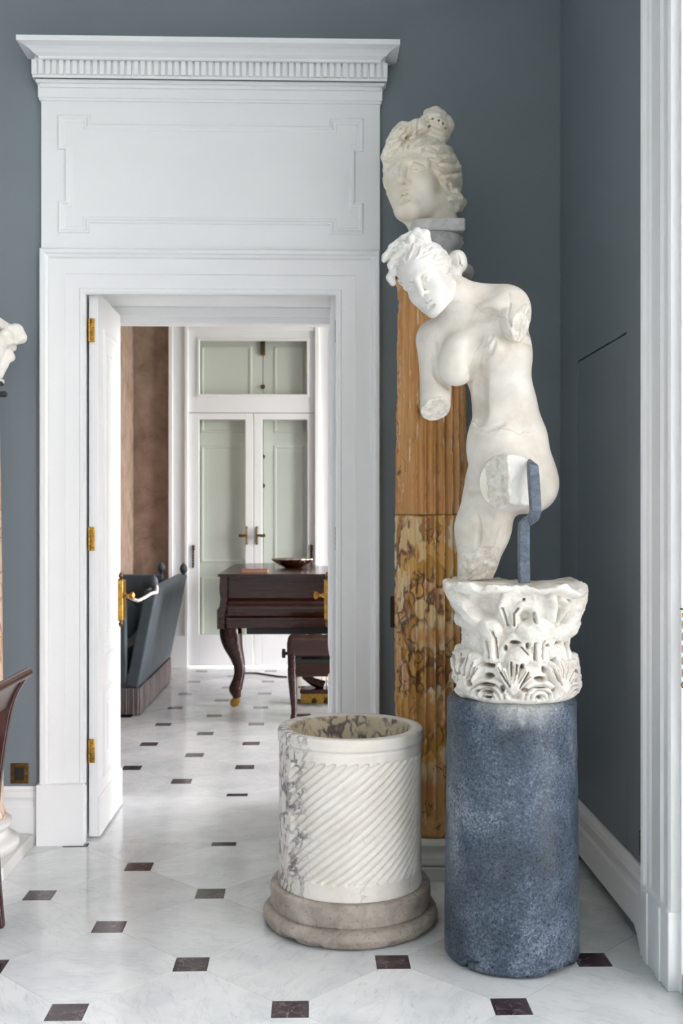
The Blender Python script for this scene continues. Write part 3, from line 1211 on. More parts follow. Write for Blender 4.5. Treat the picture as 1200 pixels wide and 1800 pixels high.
t4 = thing('trim_3', 'broad white panelled casing around the glazed doors at the far end', 'door surround', ((DL + DR) / 2, YFAR, 0), kind='structure')
for a, b in ((gx(296, 10.06), DL), (DR, gx(590, 10.06))):
    g = Geo()
    g.box(a, b, 10.075, YFAR, 0, ZC, 0.003)
    w = b - a
    g.box(a, a + w * 0.22, 10.045, 10.08, 0, ZC, 0.006)
    g.box(b - w * 0.18, b, 10.050, 10.08, 0, ZC, 0.006)
    g.box(a, b, 10.035, 10.08, 0, 0.30, 0.006)
    g.build('pilaster', 'white', t4)
Geo().box(DL, DR, 10.06, YFAR, DZT, ZC, 0.003).build('head_board', 'white', t4)

t5 = thing('door_4', 'white glazed double doors with transom light and brass handles at the far end', 'door', ((DL + DR) / 2, YD, 0), kind='structure')
g = Geo()
y0, y1 = 10.088, 10.145
g.box(DL, gx(350), y0, y1, gz(726), DZT)
g.box(gx(540), DR, y0, y1, gz(726), DZT)
g.box(gx(350), gx(540), y0, y1, gz(599), DZT)
g.box(gx(350), gx(540), y0, y1, gz(726), gz(695))
g.build('transom_frame', 'white', t5)
Geo().box(gx(349), gx(541), YD + 0.015, YD + 0.019, gz(696), gz(598)).build('pane', 'glass', t5)
g = Geo()
pr = [(0, 0), (0.008, 0.014), (0.022, 0.016), (0.03, 0.0)]
g.sweep([(gx(346), gz(699)), (gx(544), gz(699)), (gx(544), gz(595)), (gx(346), gz(595))], pr, lambda a, b, h: (a, y0 - h, b), closed=True)
g.build('moulding', 'white', t5)
for (a, b), (pa, pb), hpx in (((331, 445), (350, 431), 434.5), ((446, 553), (461, 540), 452.5)):
    g = Geo()
    zt = gz(727)
    g.box(gx(a) + 0.001, gx(pa), y0, y1, 0.012, zt, 0.004)
    g.box(gx(pb), gx(b) - 0.001, y0, y1, 0.012, zt, 0.004)
    g.box(gx(pa), gx(pb), y0, y1, gz(738), zt, 0.002)
    g.box(gx(pa), gx(pb), y0, y1, 0.012, gz(1115), 0.002)
    lf = g.build('leaf', 'white', t5)
    Geo().box(gx(pa) - 0.005, gx(pb) + 0.005, YD + 0.015, YD + 0.019, gz(1117), gz(737)).build('pane', 'glass', lf)
    hz = gz(941)
    g = Geo()
    hx = gx(hpx)
    g.tube([(hx, y0 - 0.001, hz - 0.085), (hx, y0 - 0.003, hz - 0.07), (hx, y0 - 0.003, hz), (hx, y0 - 0.003, hz + 0.07), (hx, y0 - 0.001, hz + 0.085)],
           [(0.010, 0.006), (0.024, 0.008), (0.020, 0.008), (0.024, 0.008), (0.010, 0.006)], 14)
    sg = -1 if hpx < 445 else 1
    g.tube([(hx, y0 - 0.005, hz), (hx, y0 - 0.05, hz), (hx + sg * 0.02, y0 - 0.055, hz), (hx + sg * 0.055, y0 - 0.05, hz - 0.004), (hx + sg * 0.07, y0 - 0.045, hz + 0.004)],
           [0.011, 0.011, 0.012, 0.014, 0.017], 10)
    g.build('handle', 'brass_dark', lf, smooth=True)
for hpx in (340, 547):
    g = Geo()
    hx = gx(hpx)
    for k, zz in enumerate(np.linspace(gz(995), gz(960), 8)):
        g.tube([(hx, y0 - 0.004, zz - 0.012), (hx, y0 - 0.016, zz), (hx, y0 - 0.004, zz + 0.012)], [0.006, 0.012 if k < 6 else 0.02, 0.006], 8)
    g.build('hinge', 'brass_dark', t5, smooth=True)
# closed inner shutters behind the glass
sh = thing('door_5', 'pale green-grey shutters standing closed behind the far glazed doors', 'shutter', ((DL + DR) / 2, 10.20, 0), kind='structure')
ym = gx(462, 10.2)
for a, b in ((DL + 0.004, ym - 0.003), (ym + 0.003, DR - 0.004)):
    Geo().box(a, b, 10.20, 10.24, 0, DZT - 0.004, 0.002).build('leaf', 'shutter', sh)
    g = Geo()
    for za, zb in ((0.15, 0.85), (0.98, 2.1), (2.22, 3.05)):
        g.sweep([(a + 0.1, za), (b - 0.1, za), (b - 0.1, zb), (a + 0.1, zb)], [(0, 0), (0.006, 0.010), (0.02, 0.012), (0.03, 0.0)],
                lambda p, q, h: (p, 10.20 - h, q), closed=True)
    g.build('panel_moulding', 'shutter', sh)
Geo().box(DL - 0.3, DR + 0.3, 10.345, 10.45, 0, ZC).build('backing', 'shutter', sh)
g = Geo()
g.box(ym - 0.022, ym + 0.022, 10.165, 10.20, gz(625, 10.18), gz(597, 10.18), 0.006)
for py in (680, 803, 854):
    zz = gz(py, 10.18)
    g.tube([(ym, 10.20, zz), (ym, 10.185, zz), (ym, 10.17, zz)], [0.02, 0.022, 0.012], 12)
g.build('bolt', 'brass_dark', sh, smooth=True)


# ------------------------------------------------------------------ sculpting: signed distance fields turned into meshes
class Field:
    def __init__(s, lo, hi, h):
        s.lo, s.h = np.array(lo, float), h
        s.n = np.ceil((np.array(hi) - s.lo) / h).astype(int) + 1
        s.F = np.full(tuple(s.n), 0.15, np.float32)
        s.ax = [(s.lo[i] + h * np.arange(s.n[i])).astype(np.float32) for i in range(3)]

    def region(s, c, r):
        c = np.asarray(c, float)
        r = np.broadcast_to(r, 3)
        a = np.clip(((c - r - s.lo) / s.h).astype(int), 0, s.n)
        b = np.clip(((c + r - s.lo) / s.h).astype(int) + 2, 0, s.n)
        sl = tuple(slice(int(i), int(j)) for i, j in zip(a, b))
        return sl, (s.ax[0][sl[0]][:, None, None], s.ax[1][sl[1]][None, :, None], s.ax[2][sl[2]][None, None, :])

    def op(s, fn, c, r, k, mode='add'):
        sl, p = s.region(c, r)
        A = s.F[sl]
        if A.size == 0:
            return
        d = fn(*p).astype(np.float32)
        if mode == 'add':
            if k > 0:
                t = np.clip(0.5 + 0.5 * (A - d) / k, 0, 1)
                s.F[sl] = A + (d - A) * t - k * t * (1 - t)
            else:
                s.F[sl] = np.minimum(A, d)
        else:
            if mode == 'sub':
                d = -d
            if k > 0:
                t = np.clip(0.5 + 0.5 * (d - A) / k, 0, 1)
                s.F[sl] = A + (d - A) * t + k * t * (1 - t)
            else:
                s.F[sl] = np.maximum(A, d)

    def ell(s, c, rad, R=None, k=0.02, mode='add'):
        c = np.asarray(c, float)
        rad = np.broadcast_to(np.asarray(rad, float), 3)

        def fn(x, y, z):
            x, y, z = x - c[0], y - c[1], z - c[2]
            if R is not None:
                x, y, z = (R[0][i] * x + R[1][i] * y + R[2][i] * z for i in range(3))
            k0 = np.sqrt((x / rad[0]) ** 2 + (y / rad[1]) ** 2 + (z / rad[2]) ** 2)
            k1 = np.sqrt((x / rad[0] ** 2) ** 2 + (y / rad[1] ** 2) ** 2 + (z / rad[2] ** 2) ** 2) + 1e-9
            return k0 * (k0 - 1) / k1
        s.op(fn, c, rad.max() + k + 3 * s.h, k, mode)

    def cone(s, a, b, ra, rb, k=0.02, mode='add'):
        a, b = np.asarray(a, float), np.asarray(b, float)
        ab = b - a
        L2 = float(ab @ ab) + 1e-12

        def fn(x, y, z):
            x, y, z = x - a[0], y - a[1], z - a[2]
            t = np.clip((x * ab[0] + y * ab[1] + z * ab[2]) / L2, 0, 1)
            return np.sqrt((x - t * ab[0]) ** 2 + (y - t * ab[1]) ** 2 + (z - t * ab[2]) ** 2) - (ra + (rb - ra) * t)
        m = max(ra, rb) + k + 3 * s.h
        s.op(fn, (a + b) / 2, np.abs(ab) / 2 + m, k, mode)

    def chain(s, pts, rads, k=0.01, mode='add'):
        if np.isscalar(rads):
            rads = [rads] * len(pts)
        for i in range(len(pts) - 1):
            s.cone(pts[i], pts[i + 1], rads[i], rads[i + 1], k, mode)

    def cut(s, p, n, k=0.004, c=None, r=9.0, rough=0.0, seed=0.0):
        """remove everything on the side n points to, within r of c"""
        p = np.asarray(p, float)
        n = np.asarray(n, float) / np.linalg.norm(n)

        def fn(x, y, z):
            d = (x - p[0]) * n[0] + (y - p[1]) * n[1] + (z - p[2]) * n[2]
            if rough:
                d = d + rough * (np.sin(x * 95 + seed + 2 * np.sin(z * 60)) * np.sin(z * 83 + seed * 2 + np.sin(y * 70)) + 0.5 * np.sin(x * 210 + y * 180) * np.sin(z * 190 + seed))
            return d
        s.op(fn, p if c is None else c, r, k, 'int')

    def surf(s, px, py, Y, back=0.4):
        """first surface point along the line of sight through a pixel of the photograph"""
        dx, dy, w = ray(px, py)
        ys = np.arange(Y - back, Y + back, s.h * 0.5)
        p = np.stack([dx * ys / dy, ys, EYE + w * ys / dy], 1)
        i = np.round((p - s.lo) / s.h).astype(int)
        ok = ((i >= 0) & (i < s.n)).all(1)
        i = np.clip(i, 0, s.n - 1)
        v = np.where(ok, s.F[i[:, 0], i[:, 1], i[:, 2]], 1.0)
        hit = np.argmax(v < 0)
        return p[hit] if v[hit] < 0 else None

    def stroke(s, pts, Y, r, k, mode='sub', lift=0.0, step=5.0, taper=True):
        """groove (sub) or raised lock (add) that follows the surface along pixel points"""
        P = np.array(pts, float)
        L = np.concatenate([[0], np.cumsum(np.hypot(*np.diff(P, axis=0).T))])
        n = max(3, int(L[-1] / step) + 1)
        t = np.linspace(0, L[-1], n)
        X, Z = np.interp(t, L, P[:, 0]), np.interp(t, L, P[:, 1])
        for _ in range(2):
            X[1:-1] = (X[:-2] + 2 * X[1:-1] + X[2:]) / 4
            Z[1:-1] = (Z[:-2] + 2 * Z[1:-1] + Z[2:]) / 4
        Q = [s.surf(x, z, Y) for x, z in zip(X, Z)]
        R = [r * (0.45 + 0.55 * math.sin(PI * (0.12 + 0.76 * i / (n - 1)))) if taper else r for i in range(n)]
        for i in range(n - 1):
            if Q[i] is not None and Q[i + 1] is not None and abs(Q[i][1] - Q[i + 1][1]) < 0.05:
                o = np.array([0, -lift, 0])
                s.cone(Q[i] + o, Q[i + 1] + o, R[i], R[i + 1], k, mode)

    def mesh(s):
        """naive surface nets"""
        F = s.F
        I = F < 0
        nx, ny, nz = F.shape
        corner = [(i, j, k) for i in (0, 1) for j in (0, 1) for k in (0, 1)]
        cnt = np.zeros((nx - 1, ny - 1, nz - 1), np.int8)
        for i, j, k in corner:
            cnt += I[i:nx - 1 + i, j:ny - 1 + j, k:nz - 1 + k]
        act = (cnt > 0) & (cnt < 8)
        ci = np.argwhere(act)
        vid = np.full(act.shape, -1, np.int64)
        vid[act] = np.arange(len(ci))
        val = np.stack([F[ci[:, 0] + i, ci[:, 1] + j, ci[:, 2] + k] for i, j, k in corner], 1).astype(np.float64)
        acc = np.zeros((len(ci), 3))
        num = np.zeros(len(ci))
        for a in range(8):
            for b in range(a + 1, 8):
                pa, pb = np.array(corner[a]), np.array(corner[b])
                if np.abs(pa - pb).sum() != 1:
                    continue
                va, vb = val[:, a], val[:, b]
                m = (va < 0) != (vb < 0)
                t = np.where(m, va / np.where(m, va - vb, 1), 0)
                acc += np.where(m[:, None], pa + t[:, None] * (pb - pa), 0)
                num += m
        V = (ci + acc / num[:, None]) * s.h + s.lo
        Q = []
        for ax in range(3):
            a1, a2 = [(1, 2), (2, 0), (0, 1)][ax]
            sa = [slice(None)] * 3
            sb = [slice(None)] * 3
            sa[ax], sb[ax] = slice(0, -1), slice(1, None)
            A, B = I[tuple(sa)], I[tuple(sb)]
            E = np.argwhere(A != B)
            lim = np.array(act.shape)
            ok = (E[:, a1] > 0) & (E[:, a2] > 0) & (E[:, a1] < lim[a1]) & (E[:, a2] < lim[a2])
            E = E[ok]
            flip = A[tuple(E.T)]
            q = []
            for da, db in ((1, 1), (0, 1), (0, 0), (1, 0)):
                c = E.copy()
                c[:, a1] -= da
                c[:, a2] -= db
                q.append(vid[tuple(c.T)])
            q = np.stack(q, 1)
            q[~flip] = q[~flip][:, ::-1]
            Q.append(q)
        Q = np.concatenate(Q)
        return V, Q[(Q >= 0).all(1)]


def rot(yaw, pitch, roll):
    a, b, c = math.radians(yaw), math.radians(pitch), math.radians(roll)
    Rx = np.array([[1, 0, 0], [0, math.cos(b), -math.sin(b)], [0, math.sin(b), math.cos(b)]])
    Rz = np.array([[math.cos(a), -math.sin(a), 0], [math.sin(a), math.cos(a), 0], [0, 0, 1]])
    Ry = np.array([[math.cos(c), 0, math.sin(c)], [0, 1, 0], [-math.sin(c), 0, math.cos(c)]])
    return Ry @ Rz @ Rx


def sculpt_head(f, M, c, s, wave=1.0, strands=15, hl0=0.020, vol=(0.090, 0.116, 0.101), ears=True):
    """classical female head; local frame: face to -y, up z, her left +x"""
    L = lambda p: c + s * (M @ np.asarray(p, float))
    E = lambda p, r, k, mode='add', R=None: f.ell(L(p), np.asarray(np.broadcast_to(r, 3), float) * s, M if R is None else M @ R, k * s, mode)
    C = lambda a, b, ra, rb, k, mode='add': f.cone(L(a), L(b), ra * s, rb * s, k * s, mode)
    E((0, 0.026, 0.032), (0.074, 0.098, 0.088), 0.01)
    E((0, -0.030, -0.020), (0.062, 0.064, 0.088), 0.03)
    E((0, -0.040, 0.045), (0.058, 0.052, 0.050), 0.03)            # forehead
    for x in (-1, 1):
        C((x * 0.054, 0.004, -0.058), (x * 0.016, -0.076, -0.100), 0.024, 0.020, 0.03)    # jaw
        E((x * 0.036, -0.060, -0.034), (0.027, 0.028, 0.032), 0.025)                     # cheek
        C((x * 0.050, -0.070, 0.020), (x * 0.012, -0.091, 0.021), 0.009, 0.010, 0.016)   # brow
    E((0, -0.082, -0.103), (0.021, 0.019, 0.017), 0.02)           # chin
    E((0, -0.078, -0.064), (0.030, 0.020, 0.026), 0.02)           # muzzle
    for x in (-1, 1):                                             # eye sockets
        E((x * 0.030, -0.100, 0.004), (0.0185, 0.017, 0.0105), 0.010, 'sub')
    C((0, -0.090, 0.028), (0, -0.114, -0.030), 0.0092, 0.0110, 0.006)                     # nose
    E((0, -0.1165, -0.034), (0.0100, 0.0095, 0.0080), 0.005)
    for x in (-1, 1):
        E((x * 0.0105, -0.101, -0.037), (0.0062, 0.010, 0.0062), 0.005)
        E((x * 0.0062, -0.110, -0.0425), (0.0036, 0.005, 0.003), 0.002, 'sub')
        E((x * 0.030, -0.0775, 0.003), (0.0165, 0.0125, 0.0108), 0.004)                   # eyeball
        C((x * 0.0145, -0.0885, 0.004), (x * 0.029, -0.0925, 0.0115), 0.0030, 0.0036, 0.003)  # upper lid
        C((x * 0.029, -0.0925, 0.0115), (x * 0.046, -0.0800, 0.0040), 0.0036, 0.0030, 0.003)
        C((x * 0.0155, -0.0870, 0.000), (x * 0.030, -0.0890, -0.0065), 0.0024, 0.0028, 0.003)
        C((x * 0.030, -0.0890, -0.0065), (x * 0.045, -0.0790, 0.0010), 0.0028, 0.0022, 0.003)
        # lips
        C((x * 0.021, -0.0870, -0.0665), (x * 0.005, -0.0965, -0.0612), 0.0030, 0.0050, 0.004)
        C((x * 0.019, -0.0870, -0.0700), (0, -0.0950, -0.0745), 0.0030, 0.0056, 0.005)
    for x in (-1, 1):
        C((x * 0.022, -0.0885, -0.0668), (0, -0.1015, -0.0676), 0.0016, 0.0026, 0.0016, 'sub')
    E((0, -0.0985, -0.0865), (0.013, 0.007, 0.005), 0.006, 'sub')  # dimple under the lip
    for x in ((-1, 1) if ears else ()):                           # ears
        E((x * 0.0745, 0.008, -0.008), (0.008, 0.015, 0.026), 0.006)
        E((x * 0.083, 0.006, -0.006), (0.006, 0.009, 0.016), 0.004, 'sub')

    # hair: waved locks running back from a centre parting
    def hair(x, y, z):
        X, Y, Z = x - c[0], y - c[1], z - c[2]
        p = [(M[0, i] * X + M[1, i] * Y + M[2, i] * Z) / s for i in range(3)]
        q = (p[0], p[1] - 0.020, p[2] - 0.030)
        r = vol
        k0 = np.sqrt((q[0] / r[0]) ** 2 + (q[1] / r[1]) ** 2 + (q[2] / r[2]) ** 2)
        k1 = np.sqrt((q[0] / r[0] ** 2) ** 2 + (q[1] / r[1] ** 2) ** 2 + (q[2] / r[2] ** 2) ** 2) + 1e-9
        d = k0 * (k0 - 1) / k1
        phi = np.arctan2(np.abs(q[0]), q[2] + 0.020)              # 0 at the parting, grows towards the ears
        along = q[1] + 0.055 * phi
        ph = phi * strands - q[1] * 58 + 0.85 * np.sin(along * 2 * PI / 0.048) + 0.18 * np.sin(along * 2 * PI / 0.024 + phi * 4)
        rid = (0.5 - 0.5 * np.cos(ph)) ** 0.45
        fine = np.abs(np.sin(ph * 1.5))
        d = d - wave * (0.0110 * rid + 0.0022 * fine - 0.006)
        d = d + 0.004 * np.exp(-(p[0] / 0.004) ** 2)              # parting
        # hairline plane, a little wavy
        hl = 0.74 * p[1] + 0.67 * p[2] + hl0 - 0.10 * np.maximum(0, np.abs(p[0]) - 0.05) + 0.0025 * np.sin(ph * 0.5)
        t = np.clip(0.5 + 0.5 * (-hl - d) / 0.012, 0, 1)
        e = d + (-hl - d) * t + 0.012 * t * (1 - t)
        return e * s
    f.op(hair, c, 0.150 * s, 0.004 * s)


def finish_sculpt(name, V, Q, mat, parent, attrs=(), org=None):
    o = mk(name, V, Q, mat, parent, True, org)
    for nm, vals in attrs:
        fattr(o, nm, vals)
    return o


# ------------------------------------------------------------------ marble statue on the capital
YS = 3.433
KPX = YS / FPX
B = lambda px, py, d=0.0: W(px, py, YS + d)
st_o = thing('marble_statue', 'white marble nude female statue without arms, head bowed, on carved capital', 'statue', tuple(B(838, 1022, 0.0)))
f = Field(B(722, 1040, 0) - [0, 0.27, 0], B(1000, 470, 0) + [0, 0.22, 0], 0.0031)
fd = np.array([-0.72, -0.69, 0.0])            # the way her chest faces
lf = np.array([0.69, -0.72, 0.0])             # her left, towards the viewer's right
AX = lambda up: np.stack([lf, -fd, np.array([0, 0, 1.0])], 1)


def tilted(pa, pb):
    """axes (columns): her left, her back, spine direction"""
    u = (pb - pa) / np.linalg.norm(pb - pa)
    b = -fd - u * (-fd @ u)
    b /= np.linalg.norm(b)
    l = np.cross(b, u)
    return np.stack([l, b, u], 1)


Rt = tilted(B(893, 735, .02), B(846, 560, .02))
f.ell(B(866, 614, 0.03), (0.134, 0.098, 0.170), Rt, 0.03)                     # rib cage
f.ell(B(845, 560, 0.03), (0.135, 0.072, 0.075), Rt, 0.05)                     # upper chest
f.cone(B(768, 600, 0.11), B(895, 540, -0.045), 0.056, 0.062, 0.05)            # shoulder girdle
f.ell(B(886, 712, 0.03), (0.112, 0.088, 0.11), Rt, 0.05)                      # waist
f.ell(B(893, 770, 0.03), (0.135, 0.100, 0.10), None if False else AX(0), 0.05)
f.ell(B(900, 828, 0.03), (0.146, 0.110, 0.115), AX(0), 0.05)                  # pelvis
f.ell(B(864, 785, -0.030), (0.085, 0.06, 0.11), AX(0), 0.06)                  # belly
f.ell(B(925, 845, 0.045), (0.098, 0.100, 0.100), AX(0), 0.035)                # left buttock
f.ell(B(930, 858, 0.01), (0.090, 0.085, 0.080), AX(0), 0.03)
f.ell(B(893, 850, 0.11), (0.090, 0.085, 0.090), AX(0), 0.03)                  # right buttock
f.cone(B(866, 856, 0.055), B(848, 930, 0.045), 0.093, 0.086, 0.035)           # right thigh
f.cone(B(848, 930, 0.045), B(836, 1010, 0.045), 0.086, 0.060, 0.03)
f.cone(B(905, 840, 0.0), B(892, 850, -0.15), 0.096, 0.092, 0.030)             # left thigh, raised and broken off
f.ell(B(802, 644, -0.050), (0.056, 0.056, 0.062), None, 0.030)                # right breast
f.ell(B(812, 622, -0.020), (0.060, 0.052, 0.065), None, 0.055)
f.ell(B(862, 618, -0.075), (0.050, 0.034, 0.045), AX(0), 0.035)               # remains of the left breast
f.cone(B(766, 602, 0.075), B(765, 720, 0.02), 0.055, 0.049, 0.018)            # right arm stump
f.cone(B(764, 598, 0.09), B(772, 640, 0.055), 0.058, 0.052, 0.03)
f.ell(B(893, 539, -0.045), (0.060, 0.060, 0.058), None, 0.02)                 # left shoulder
f.cone(B(900, 546, -0.055), B(909, 574, -0.108), 0.060, 0.048, 0.006)         # left arm stump
f.cone(B(846, 566, 0.03), B(800, 515, -0.015), 0.066, 0.056, 0.035)           # neck
f.cone(B(882, 531, 0.0), B(826, 526, 0.02), 0.048, 0.050, 0.04)                # trapezius
f.cone(B(806, 560, 0.02), B(774, 592, 0.07), 0.052, 0.054, 0.04)
f.cone(B(838, 560, -0.03), B(885, 528, -0.075), 0.016, 0.014, 0.025)          # collar bone
# modelling that follows the surface
f.stroke([(836, 600), (838, 640), (840, 690), (841, 738)], YS, 0.010, 0.035, 'sub', 0.0085, taper=False)      # median line
f.stroke([(840, 740), (841, 746)], YS, 0.008, 0.008, 'sub', 0.0, step=2)                                     # navel
f.stroke([(826, 752), (850, 758), (885, 745)], YS, 0.003, 0.012, 'sub', 0.002)                               # fold across the belly
f.stroke([(824, 862), (845, 862), (862, 846), (874, 815)], YS, 0.008, 0.014, 'sub', 0.002)                   # groin
f.stroke([(765, 662), (780, 676), (800, 684), (820, 676), (832, 660)], YS, 0.005, 0.010, 'sub', 0.0)         # under the breast
f.stroke([(764, 604), (764, 640), (768, 664), (786, 682)], YS, 0.006, 0.009, 'sub', 0.0)                     # arm against breast
f.stroke([(866, 590), (852, 612), (846, 634), (842, 660)], YS, 0.0045, 0.006, 'sub', 0.0)                    # broken breast
f.stroke([(870, 600), (862, 620), (852, 632)], YS, 0.006, 0.006, 'sub', 0.0)
f.stroke([(858, 606), (852, 622), (848, 640)], YS, 0.0045, 0.008, 'add', -0.002)
f.stroke([(893, 512), (896, 535), (891, 556), (900, 580), (914, 598)], YS, 0.0035, 0.004, 'sub', 0.0)        # edge of the mended shoulder
f.stroke([(845, 545), (865, 538), (885, 530)], YS, 0.009, 0.026, 'add', -0.006)                              # collar bone
f.stroke([(842, 556), (866, 552)], YS, 0.010, 0.022, 'sub', 0.004)
f.stroke([(838, 905), (842, 935), (838, 960)], YS, 0.004, 0.012, 'sub', 0.001)
f.stroke([(884, 925), (878, 955), (866, 985)], YS, 0.006, 0.016, 'sub', 0.002)
# breaks
PL = []


def brk(p, n, c, r, rough=0.002, seed=0.0, clean=False):
    f.cut(p, n, 0.004, c, r, rough, seed)
    PL.append((np.asarray(p, float), np.asarray(n, float) / np.linalg.norm(n), np.asarray(c, float), r, clean))


brk(B(766, 708, -0.01), (0.15, -0.62, -0.77), B(764, 735, 0.0), 0.085, 0.0015, 1.0)          # right arm
brk(B(918, 558, -0.115), (0.74, -0.64, -0.20), B(932, 562, -0.12), (0.07, 0.085, 0.066), 0.002, 2.0)         # left arm
brk(B(915, 840, -0.165), (0.30, -0.95, -0.06), B(905, 835, -0.22), (0.16, 0.14, 0.15), 0.0010, 3.0, True)   # left thigh, cut face
brk(B(880, 845, -0.150), (-0.78, -0.60, -0.10), B(858, 845, -0.19), (0.11, 0.085, 0.12), 0.003, 4.0)
brk(B(895, 893, -0.14), (0.05, -0.35, -0.93), B(893, 930, -0.15), (0.10, 0.10, 0.075), 0.0006, 5.0, True)
sp = f.surf(846, 985, YS)
brk(sp + np.array([0.0, 0.016, 0.0]), (0.28, -0.80, -0.50), B(850, 1000, -0.04), (0.05, 0.10, 0.066), 0.003, 6.0)  # shin
brk(f.surf(822, 992, YS) + np.array([0.0, 0.010, 0.0]), (-0.62, -0.74, -0.25), B(812, 1000, -0.04), (0.045, 0.10, 0.050), 0.002, 6.6)
brk(B(836, 1021, 0.0), (0.05, 0.0, -1.0), B(836, 1060, 0.03), (0.12, 0.14, 0.08), 0.001, 7.0)
f.cone(B(937, 809, -0.175), B(938, 812, -0.20), 0.012, 0.012, 0.004, 'sub')                   # socket of the support
Vb, Qb = f.mesh()
body_break = np.zeros(len(Vb))
body_white = np.zeros(len(Vb))
for p, n, c, r, clean in PL:
    dd = np.abs((Vb - p) @ n)
    ins = (np.abs(Vb - c) < np.broadcast_to(r, 3)).all(1)
    hit = np.where(ins, np.clip(1.6 - dd / 0.004, 0, 1), 0)
    if clean:
        body_white = np.maximum(body_white, hit)
        body_break = body_break * (1 - hit)
    else:
        body_break = np.maximum(body_break, hit)

# head, cut from whiter stone
MH = rot(-31.2, 6.7, -28.2)
HCc = W(750.8, 490.5, 3.395)
HS = 0.954
f = Field(B(664, 572, 0) - [0, 0.20, 0], B(836, 392, 0) + [0, 0.15, 0], 0.0021)
sculpt_head(f, MH, HCc, HS, 0.55, 21, 0.012, (0.088, 0.115, 0.100))
f.cone(HCc + HS * (MH @ np.array([0, 0.025, -0.05])), B(815, 535, 0.0), 0.052, 0.056, 0.02)
H = lambda px, py, d=0.0: W(px, py, 3.395 + d)
# hair bow on the crown
for pts, r in (([(742, 432, -.03), (738, 418, -.035), (733, 408, -.03)], [0.016, 0.019, 0.016]),
               ([(733, 409, -.03), (722, 420, -.035), (720, 436, -.03)], [0.016, 0.015, 0.013]),
               ([(738, 410, -.02), (748, 411, -.025), (751, 424, -.03), (745, 430, -.035)], [0.014, 0.015, 0.013, 0.011]),
               ([(724, 414, -.01), (710, 422, -.01), (700, 430, 0)], [0.017, 0.018, 0.016]),
               ([(726, 426, -.03), (710, 432, -.03), (694, 442, -.015)], [0.011, 0.013, 0.013]),
               ([(702, 426, 0), (690, 436, .0), (684, 448, 0)], [0.015, 0.016, 0.013]),
               ([(720, 437, -.035), (704, 444, -.03), (692, 456, -.02)], [0.011, 0.013, 0.014]),
               ([(688, 442, 0.0), (678, 452, .0), (675, 457, 0)], [0.016, 0.015, 0.010]),
               ([(694, 456, -.02), (688, 466, -.015), (691, 478, -.01)], [0.016, 0.015, 0.013]),
               ([(690, 478, 0), (686, 488, .0), (690, 497, 0.0)], [0.014, 0.015, 0.012]),
               ([(735, 430, -.04), (732, 446, -.055), (726, 456, -.06)], [0.010, 0.009, 0.005]),
               ([(728, 432, -.042), (722, 448, -.055), (716, 458, -.058)], [0.009, 0.008, 0.005]),
               ([(740, 432, -.035), (740, 446, -.05), (735, 455, -.06)], [0.008, 0.007, 0.004])):
    f.chain([H(*p) for p in pts], [x * 0.92 for x in r], 0.004)
for pts in ([(752, 425, -.05), (742, 421, -.06)], [(716, 424, -.04), (704, 434, -.035), (690, 446, -.02)], [(706, 438, -.045), (690, 454, -.035)], [(698, 428, -.02), (690, 440, -.01)]):
    f.chain([H(*p) for p in pts], 0.0035, 0.003, 'sub')
# bun at the nape and a curl behind it
f.ell(H(807, 464, 0.06), (0.026, 0.040, 0.030), None, 0.012)
f.ell(H(803, 452, 0.045), (0.026, 0.036, 0.022), None, 0.012)
f.ell(H(799, 488, 0.05), (0.024, 0.03, 0.03), None, 0.015)
f.chain([H(812, 450, 0.03), H(809, 462, 0.026), H(812, 474, 0.03)], 0.0028, 0.003, 'sub')
hc = lambda pts: [(660 + a / 6.6667, 390 + b / 6.6667) for a, b in pts]
for pts, r in (([(560, 400), (600, 370), (650, 350), (700, 340), (760, 330), (840, 325)], 3.0), ([(640, 400), (665, 440), (695, 470), (730, 478), (770, 450), (800, 440), (835, 400)], 3.0),
               ([(560, 290), (620, 240), (700, 215), (790, 235), (850, 290)], 3.0), ([(490, 430), (540, 395), (590, 385), (640, 365)], 2.6), ([(345, 440), (380, 380), (405, 320), (425, 265)], 2.8),
               ([(390, 450), (430, 390), (455, 340), (470, 285)], 2.8), ([(470, 400), (495, 340), (512, 290)], 2.6), ([(720, 300), (790, 290), (860, 330), (890, 380)], 2.4),
               ([(240, 215), (270, 250), (330, 210), (385, 250)], 2.6), ([(170, 300), (230, 340), (290, 330), (350, 280)], 3.0), ([(145, 420), (195, 365), (250, 352)], 2.8), ([(200, 230), (240, 290), (260, 330)], 2.2),
               ([(160, 500), (210, 460), (270, 450), (320, 410)], 2.6), ([(200, 570), (240, 520), (300, 490)], 2.4), ([(430, 130), (460, 170), (500, 200), (560, 215)], 2.4), ([(960, 390), (990, 440), (975, 500)], 2.4),
               ([(700, 510), (740, 530), (800, 500), (840, 480)], 2.0)):
    f.stroke(hc(pts), 3.395, r * 0.0013, 0.003)
f.stroke(hc([(835, 530), (845, 505), (870, 510), (880, 545), (865, 590), (840, 610)]), 3.395, 0.0030, 0.002, 'add', 0.0015, 2, False)     # ear
f.stroke(hc([(855, 545), (850, 580)]), 3.395, 0.0048, 0.003, 'sub', 0.0, 2, False)
f.cut(B(797, 526, 0.0), (41, 4, -45 * 0.92), 0.003)
Vh, Qh = f.mesh()
V = np.concatenate([Vb, Vh])
Q = np.concatenate([Qb, Qh + len(Vb)])
seam = ((Vb - B(797, 526, 0.0)) @ (np.array([41, 4, -41.4]) / 58.4))
white = np.concatenate([body_white, np.ones(len(Vh))])
body = finish_sculpt('body', V, Q, 'statue', st_o, (('white_stone', white), ('break_face', np.concatenate([body_break, np.zeros(len(Vh))]))))

